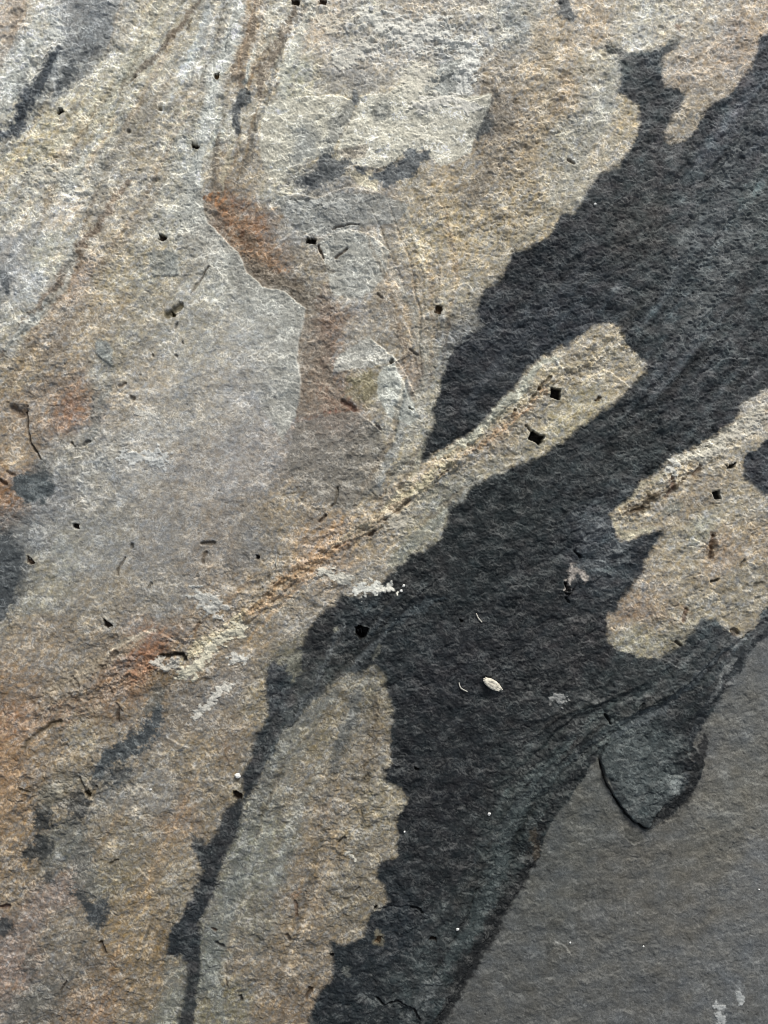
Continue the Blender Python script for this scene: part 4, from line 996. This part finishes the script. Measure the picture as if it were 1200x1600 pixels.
for x, y, hw, hh, an, dep, rgb, rim in PITS:
    if dep < 12: hw *= 0.85; hh *= 0.8
    sl = window(x, y, x, y, 34)
    a = math.radians(an); dx, dy = X[sl] - x + (FX[sl] - QX[sl]) * 0.8, Y[sl] - y + (FY[sl] - QY[sl]) * 0.8
    u = dx * math.cos(a) + dy * math.sin(a); v = -dx * math.sin(a) + dy * math.cos(a)
    d = np.maximum(np.abs(u) - hw, np.abs(v) - hh) - 0.7 + (0.8 + 0.6 * (dep < 12)) * BR[sl] + (0.45 * (v + hh) * (int(x + y) % 2) if dep < 10 else 0)
    m = ss(0.8, -0.8, d)
    if rim:
        r = ss(5.5, 0.5, d) * (1 - m) * np.clip(0.5 + 0.9 * NZ1[sl], 0, 1) * 0.8
        col[sl] = col[sl] * (1 - r[..., None]) + lin(rim).astype(np.float32) * r[..., None]
        H[sl] += 0.8 * ss(6, 0.5, d) * (1 - m)
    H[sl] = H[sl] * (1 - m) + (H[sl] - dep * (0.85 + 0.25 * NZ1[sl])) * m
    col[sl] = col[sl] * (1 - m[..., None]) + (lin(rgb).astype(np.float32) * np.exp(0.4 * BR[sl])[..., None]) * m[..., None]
    mc = (m[:-1, :-1] + m[1:, :-1] + m[:-1, 1:] + m[1:, 1:]) > 1.2
    vv = PART[sl[0].start:sl[0].start + mc.shape[0], sl[1].start:sl[1].start + mc.shape[1]]
    vv[mc] = nextid
    names[nextid] = ('square_pit', None); nextid += 1

# tiny specks: dark grit and bright mica, everywhere
sp = perlin(X / 3.1, Y / 3.1, 320)
spm = ss(0.78, 1.0, sp * 1.25) * ss(0.0, 0.6, perlin(X / 30, Y / 30, 321))
col = col + (0.5 * col + 0.06) * (spm * 0.7)[..., None]
sp2 = ss(0.72, 0.95, perlin(X / 4.2, Y / 4.2, 330) * 1.25) * ss(0.05, 0.6, perlin(X / 40, Y / 40, 331))
col = col * (1 - 0.4 * sp2)[..., None]
H -= 1.2 * sp2

col = np.clip(col / GAIN, 0.004, 0.86)

# ------------------------------------------------------------------ material of the stone
def stone_material():
    m = bpy.data.materials.new('slate')
    m.use_nodes = True
    n = m.node_tree.nodes; l = m.node_tree.links
    b = n['Principled BSDF']
    at = n.new('ShaderNodeAttribute'); at.attribute_name = 'pigment'
    tc = n.new('ShaderNodeTexCoord')
    n1 = n.new('ShaderNodeTexNoise'); n1.inputs['Scale'].default_value = 1500; n1.inputs['Detail'].default_value = 3; n1.inputs['Roughness'].default_value = 0.65
    l.new(tc.outputs['Object'], n1.inputs['Vector'])
    mr = n.new('ShaderNodeMapRange'); mr.inputs['From Min'].default_value = 0.25; mr.inputs['From Max'].default_value = 0.75
    mr.inputs['To Min'].default_value = 0.70; mr.inputs['To Max'].default_value = 1.30
    l.new(n1.outputs['Fac'], mr.inputs['Value'])
    mx = n.new('ShaderNodeVectorMath'); mx.operation = 'SCALE'
    l.new(at.outputs['Color'], mx.inputs[0]); l.new(mr.outputs[0], mx.inputs['Scale'])
    l.new(mx.outputs[0], b.inputs['Base Color'])
    bp = n.new('ShaderNodeBump'); bp.inputs['Strength'].default_value = 0.5; bp.inputs['Distance'].default_value = 0.00025
    l.new(n1.outputs['Fac'], bp.inputs['Height']); l.new(bp.outputs[0], b.inputs['Normal'])
    n2 = n.new('ShaderNodeTexNoise'); n2.inputs['Scale'].default_value = 260; n2.inputs['Detail'].default_value = 4
    l.new(tc.outputs['Object'], n2.inputs['Vector'])
    mr2 = n.new('ShaderNodeMapRange'); mr2.inputs['To Min'].default_value = 0.42; mr2.inputs['To Max'].default_value = 0.78
    l.new(n2.outputs['Fac'], mr2.inputs['Value']); l.new(mr2.outputs[0], b.inputs['Roughness'])
    b.inputs['Specular IOR Level'].default_value = 0.2
    return m
SLATE = stone_material()

root = bpy.data.objects.new('slate_rock', None)
C.objects.link(root)
root['label'] = 'rough natural slate slab with pale buff, charcoal and grey layers, rust streaks and square pits'
root['category'] = 'rock'
root['kind'] = 'thing'

VX = ((X - 600) * S).astype(np.float32).ravel(); VY = ((800 - Y) * S).astype(np.float32).ravel()
H -= np.median(H)
# rim of the slab, far outside the view, rounds off downwards
edge = np.minimum(np.minimum(X - AX[0], AX[-1] - X), np.minimum(Y - AY[0], AY[-1] - Y))
H = H - 26 * np.exp(-edge / 30.0)
VZ = (H * S).astype(np.float32).ravel()
COL = np.concatenate([col.reshape(-1, 3), np.ones((NX * NY, 1))], 1).astype(np.float32)
jj, ii = np.meshgrid(np.arange(NY - 1), np.arange(NX - 1), indexing='ij')
q = (jj * NX + ii)
QUADS = np.stack([q, q + NX, q + NX + 1, q + 1], -1).reshape(-1, 4)
PF = PART.ravel()

def quad_mesh(name, quads):
    used, inv = np.unique(quads, return_inverse=True)
    inv = inv.reshape(-1, 4)
    me = bpy.data.meshes.new(name)
    me.vertices.add(len(used)); me.loops.add(inv.size); me.polygons.add(len(inv))
    co = np.stack([VX[used], VY[used], VZ[used]], -1).ravel()
    me.vertices.foreach_set('co', co)
    me.loops.foreach_set('vertex_index', inv.ravel().astype(np.int32))
    me.polygons.foreach_set('loop_start', (np.arange(len(inv)) * 4).astype(np.int32))
    me.polygons.foreach_set('use_smooth', np.ones(len(inv), bool))
    me.update(calc_edges=True)
    at = me.attributes.new('pigment', 'FLOAT_COLOR', 'POINT')
    at.data.foreach_set('color', COL[used].ravel())
    me.materials.append(SLATE)
    return me
LOBJ = {}
for pid, (nm, lb) in names.items():
    sel = QUADS[PF == pid]
    if len(sel) < 4: continue
    o = bpy.data.objects.new(nm, quad_mesh(nm, sel))
    C.objects.link(o)
    if pid < 6: LOBJ[pid] = o
    if nm in ('square_pit', 'mineral_crust'):
        o.parent = LOBJ[int(np.bincount(LAYER.ravel()[PF == pid]).argmax())]
    else: o.parent = root
    if lb: o['label'] = lb

# solid body of the slab under its face
bm = bmesh.new()
x0, x1 = (AX[0] - 600) * S, (AX[-1] - 600) * S
y0, y1 = (800 - AY[-1]) * S, (800 - AY[0]) * S
bmesh.ops.create_cube(bm, size=1)
for v in bm.verts:
    v.co.x = (x0 + 0.002) if v.co.x < 0 else (x1 - 0.002)
    v.co.y = (y0 + 0.002) if v.co.y < 0 else (y1 - 0.002)
    v.co.z = -0.045 if v.co.z < 0 else -0.0085
me = bpy.data.meshes.new('slab_body'); bm.to_mesh(me); bm.free()
def plain(name, rgb, rough=0.8, scale=900, var=0.35, bump=0.5, dist=0.0003):
    m = bpy.data.materials.new(name); m.use_nodes = True
    n = m.node_tree.nodes; l = m.node_tree.links; b = n['Principled BSDF']
    tc = n.new('ShaderNodeTexCoord'); nz = n.new('ShaderNodeTexNoise'); nz.inputs['Scale'].default_value = scale; nz.inputs['Detail'].default_value = 4
    l.new(tc.outputs['Object'], nz.inputs['Vector'])
    cr = n.new('ShaderNodeValToRGB')
    c = lin(rgb)
    cr.color_ramp.elements[0].position = 0.3; cr.color_ramp.elements[1].position = 0.65
    cr.color_ramp.elements[0].color = (*(c * (1 - var)), 1); cr.color_ramp.elements[1].color = (*np.minimum(c * (1 + var * 0.4), 0.85), 1)
    l.new(nz.outputs['Fac'], cr.inputs[0]); l.new(cr.outputs[0], b.inputs['Base Color'])
    bp = n.new('ShaderNodeBump'); bp.inputs['Strength'].default_value = bump; bp.inputs['Distance'].default_value = dist
    l.new(nz.outputs['Fac'], bp.inputs['Height']); l.new(bp.outputs[0], b.inputs['Normal'])
    b.inputs['Roughness'].default_value = rough
    return m
me.materials.append(plain('slate_body', (92, 92, 90), 0.8, 60))
o = bpy.data.objects.new('slab_body', me); C.objects.link(o); o.parent = root

# ------------------------------------------------------------------ loose things lying on the slab
def height(x, y, r=2):
    i, j = np.searchsorted(AX, x), np.searchsorted(AY, y)
    return float(H[j - r:j + r + 1, i - r:i + r + 1].max()) * S
def place(x, y): return ((x - 600) * S, (800 - y) * S)
def tag(o, label, cat, group=None):
    o['label'] = label; o['category'] = cat
    if group: o['group'] = group

CHALK = plain('chalk', (214, 206, 182), 0.9, 620, 0.5, 0.5, 0.0003)
GRAIN = plain('grain', (222, 222, 216), 0.7, 2500, 0.15)
FIBRE = plain('fibre', (186, 182, 166), 0.7, 2000, 0.2)
rnd = random.Random(4)

# the cream chip, tapered at its upper left end
bm = bmesh.new()
bmesh.ops.create_icosphere(bm, subdivisions=5, radius=1)
from mathutils import noise, Vector
for v in bm.verts:
    p = v.co.copy()
    t = p.x
    wy_ = 7.6 * (1 - 0.42 * max(-t, 0) ** 1.3) * (0.92 if t > 0.5 else 1)
    # squared-off at the right end
    bx_ = 16.5 * (math.copysign(abs(t) ** 0.8, t))
    k = 1 + 0.22 * noise.noise(p * 2.1 + Vector((3, 1, 7))) + 0.11 * noise.noise(p * 3.7) + 0.03 * noise.noise(p * 7)
    if p.y + 0.5 * p.x > 0.75: k *= 0.88
    if t > 0.72: t = 0.72 + (t - 0.72) * 0.3
    sq = max(abs(p.y), abs(p.z)) ; rr = math.hypot(p.y, p.z) + 1e-6
    g = 1 + 0.22 * (rr / max(sq, 1e-6) - 1)
    v.co = Vector((bx_ * k, wy_ * p.y * g * k + 1.6 * math.sin(1.4 * t), 5.0 * p.z * g * k)) * S
me = bpy.data.meshes.new('stone_chip'); bm.to_mesh(me); bm.free()
for p in me.polygons: p.use_smooth = True
me.materials.append(CHALK)
o = bpy.data.objects.new('stone_chip', me); C.objects.link(o)
x, y = place(769, 1068)
o.location = (x, y, height(769, 1068, 6) + 2.0 * S); o.rotation_euler = (0.05, 0.05, math.radians(-37))
tag(o, 'elongated cream white chip lying loose on the dark slate, the largest loose piece', 'stone chip')

# fine grains of grit
def grain(x, y, r, label, group=None, mat=None):
    bm = bmesh.new(); bmesh.ops.create_icosphere(bm, subdivisions=2, radius=1)
    off = Vector((x, y, 0)) * 0.13
    for v in bm.verts:
        k = 1 + 0.28 * noise.noise(v.co * 1.7 + off)
        v.co = Vector((v.co.x * k, v.co.y * k * 0.85, v.co.z * k * 0.8)) * r * S
    me = bpy.data.meshes.new('sand_grain'); bm.to_mesh(me); bm.free()
    me.materials.append(mat or GRAIN)
    o = bpy.data.objects.new('sand_grain', me); C.objects.link(o)
    px, py = place(x, y); o.location = (px, py, height(x, y) + r * 0.45 * S)
    o.rotation_euler = (0, 0, rnd.random() * 3)
    tag(o, label, 'sand grain', group)
GP = 'loose pale grains on the slate'
grain(929, 320, 2.3, 'tiny white grain on the dark slate in the upper right', GP)
grain(715, 1452, 2.7, 'round white grain on the dark slate near the bottom', GP)
grain(891, 1473, 1.8, 'tiny white grain on the smooth grey slate, left of another', GP)
grain(1005, 1478, 1.7, 'tiny white grain on the smooth grey slate, right of another', GP)
grain(764, 1271, 2.8, 'white grain on the charcoal layer right of the brown patch', GP)
grain(632, 1299, 1.8, 'tiny white grain at the edge between brown patch and dark slate', GP)
grain(372, 1211, 5.0, 'largest white grain, above the ochre rimmed pit', GP)
grain(580, 16, 4.6, 'round white grain near the top edge', GP)
grain(742, 50, 2.6, 'small white grain beside the upper crust line', GP)
grain(631, 915, 2.6, 'small white grain right of the white crust on the dark edge', GP)
grain(627, 923, 2.6, 'small white grain just below another beside the white crust', GP)
grain(936, 127, 2.2, 'tiny white grain on the buff layer left of the dark arm', GP)
grain(236, 1233, 2.0, 'tiny white grain on the grey brown lower left area', GP)
grain(1186, 1390, 1.4, 'faint pale grain near the right edge of the grey slate', GP)

def fibre(pts, r, label):
    cu = bpy.data.curves.new('fibre', 'CURVE'); cu.dimensions = '3D'; cu.bevel_depth = r * S; cu.bevel_resolution = 2
    s = cu.splines.new('NURBS'); s.points.add(len(pts) - 1); s.use_endpoint_u = True; s.order_u = 3
    bx0, by0 = place(*pts[0][:2])
    z0 = height(pts[0][0], pts[0][1])
    for k, (x, y) in enumerate(pts):
        px, py = place(x, y)
        s.points[k].co = (px - bx0, py - by0, height(x, y) - z0 + r * S, 1)
        s.points[k].radius = 0.6 + 0.5 * math.sin(math.pi * (k + 0.5) / len(pts))
    tmp = bpy.data.objects.new('tmp', cu); C.objects.link(tmp)
    dg = bpy.context.evaluated_depsgraph_get()
    me = bpy.data.meshes.new_from_object(tmp.evaluated_get(dg)); bpy.data.objects.remove(tmp)
    me.name = 'fibre'; me.materials.clear(); me.materials.append(FIBRE)
    o = bpy.data.objects.new('fibre', me); C.objects.link(o)
    o.location = (bx0, by0, z0)
    tag(o, label, 'fibre', 'short pale fibres caught on the slate')
fibre([(744, 958), (746, 964), (750, 969), (753, 972)], 1.1, 'short straight pale fibre on the dark slate above the cream chip')
fibre([(717, 1066), (718, 1073), (723, 1077), (730, 1080)], 1.0, 'short hooked pale fibre left of the cream chip')
fibre([(433, 865), (431, 873), (431, 880), (433, 886)], 0.9, 'short curved pale fibre on the buff layer left of the orange streak')
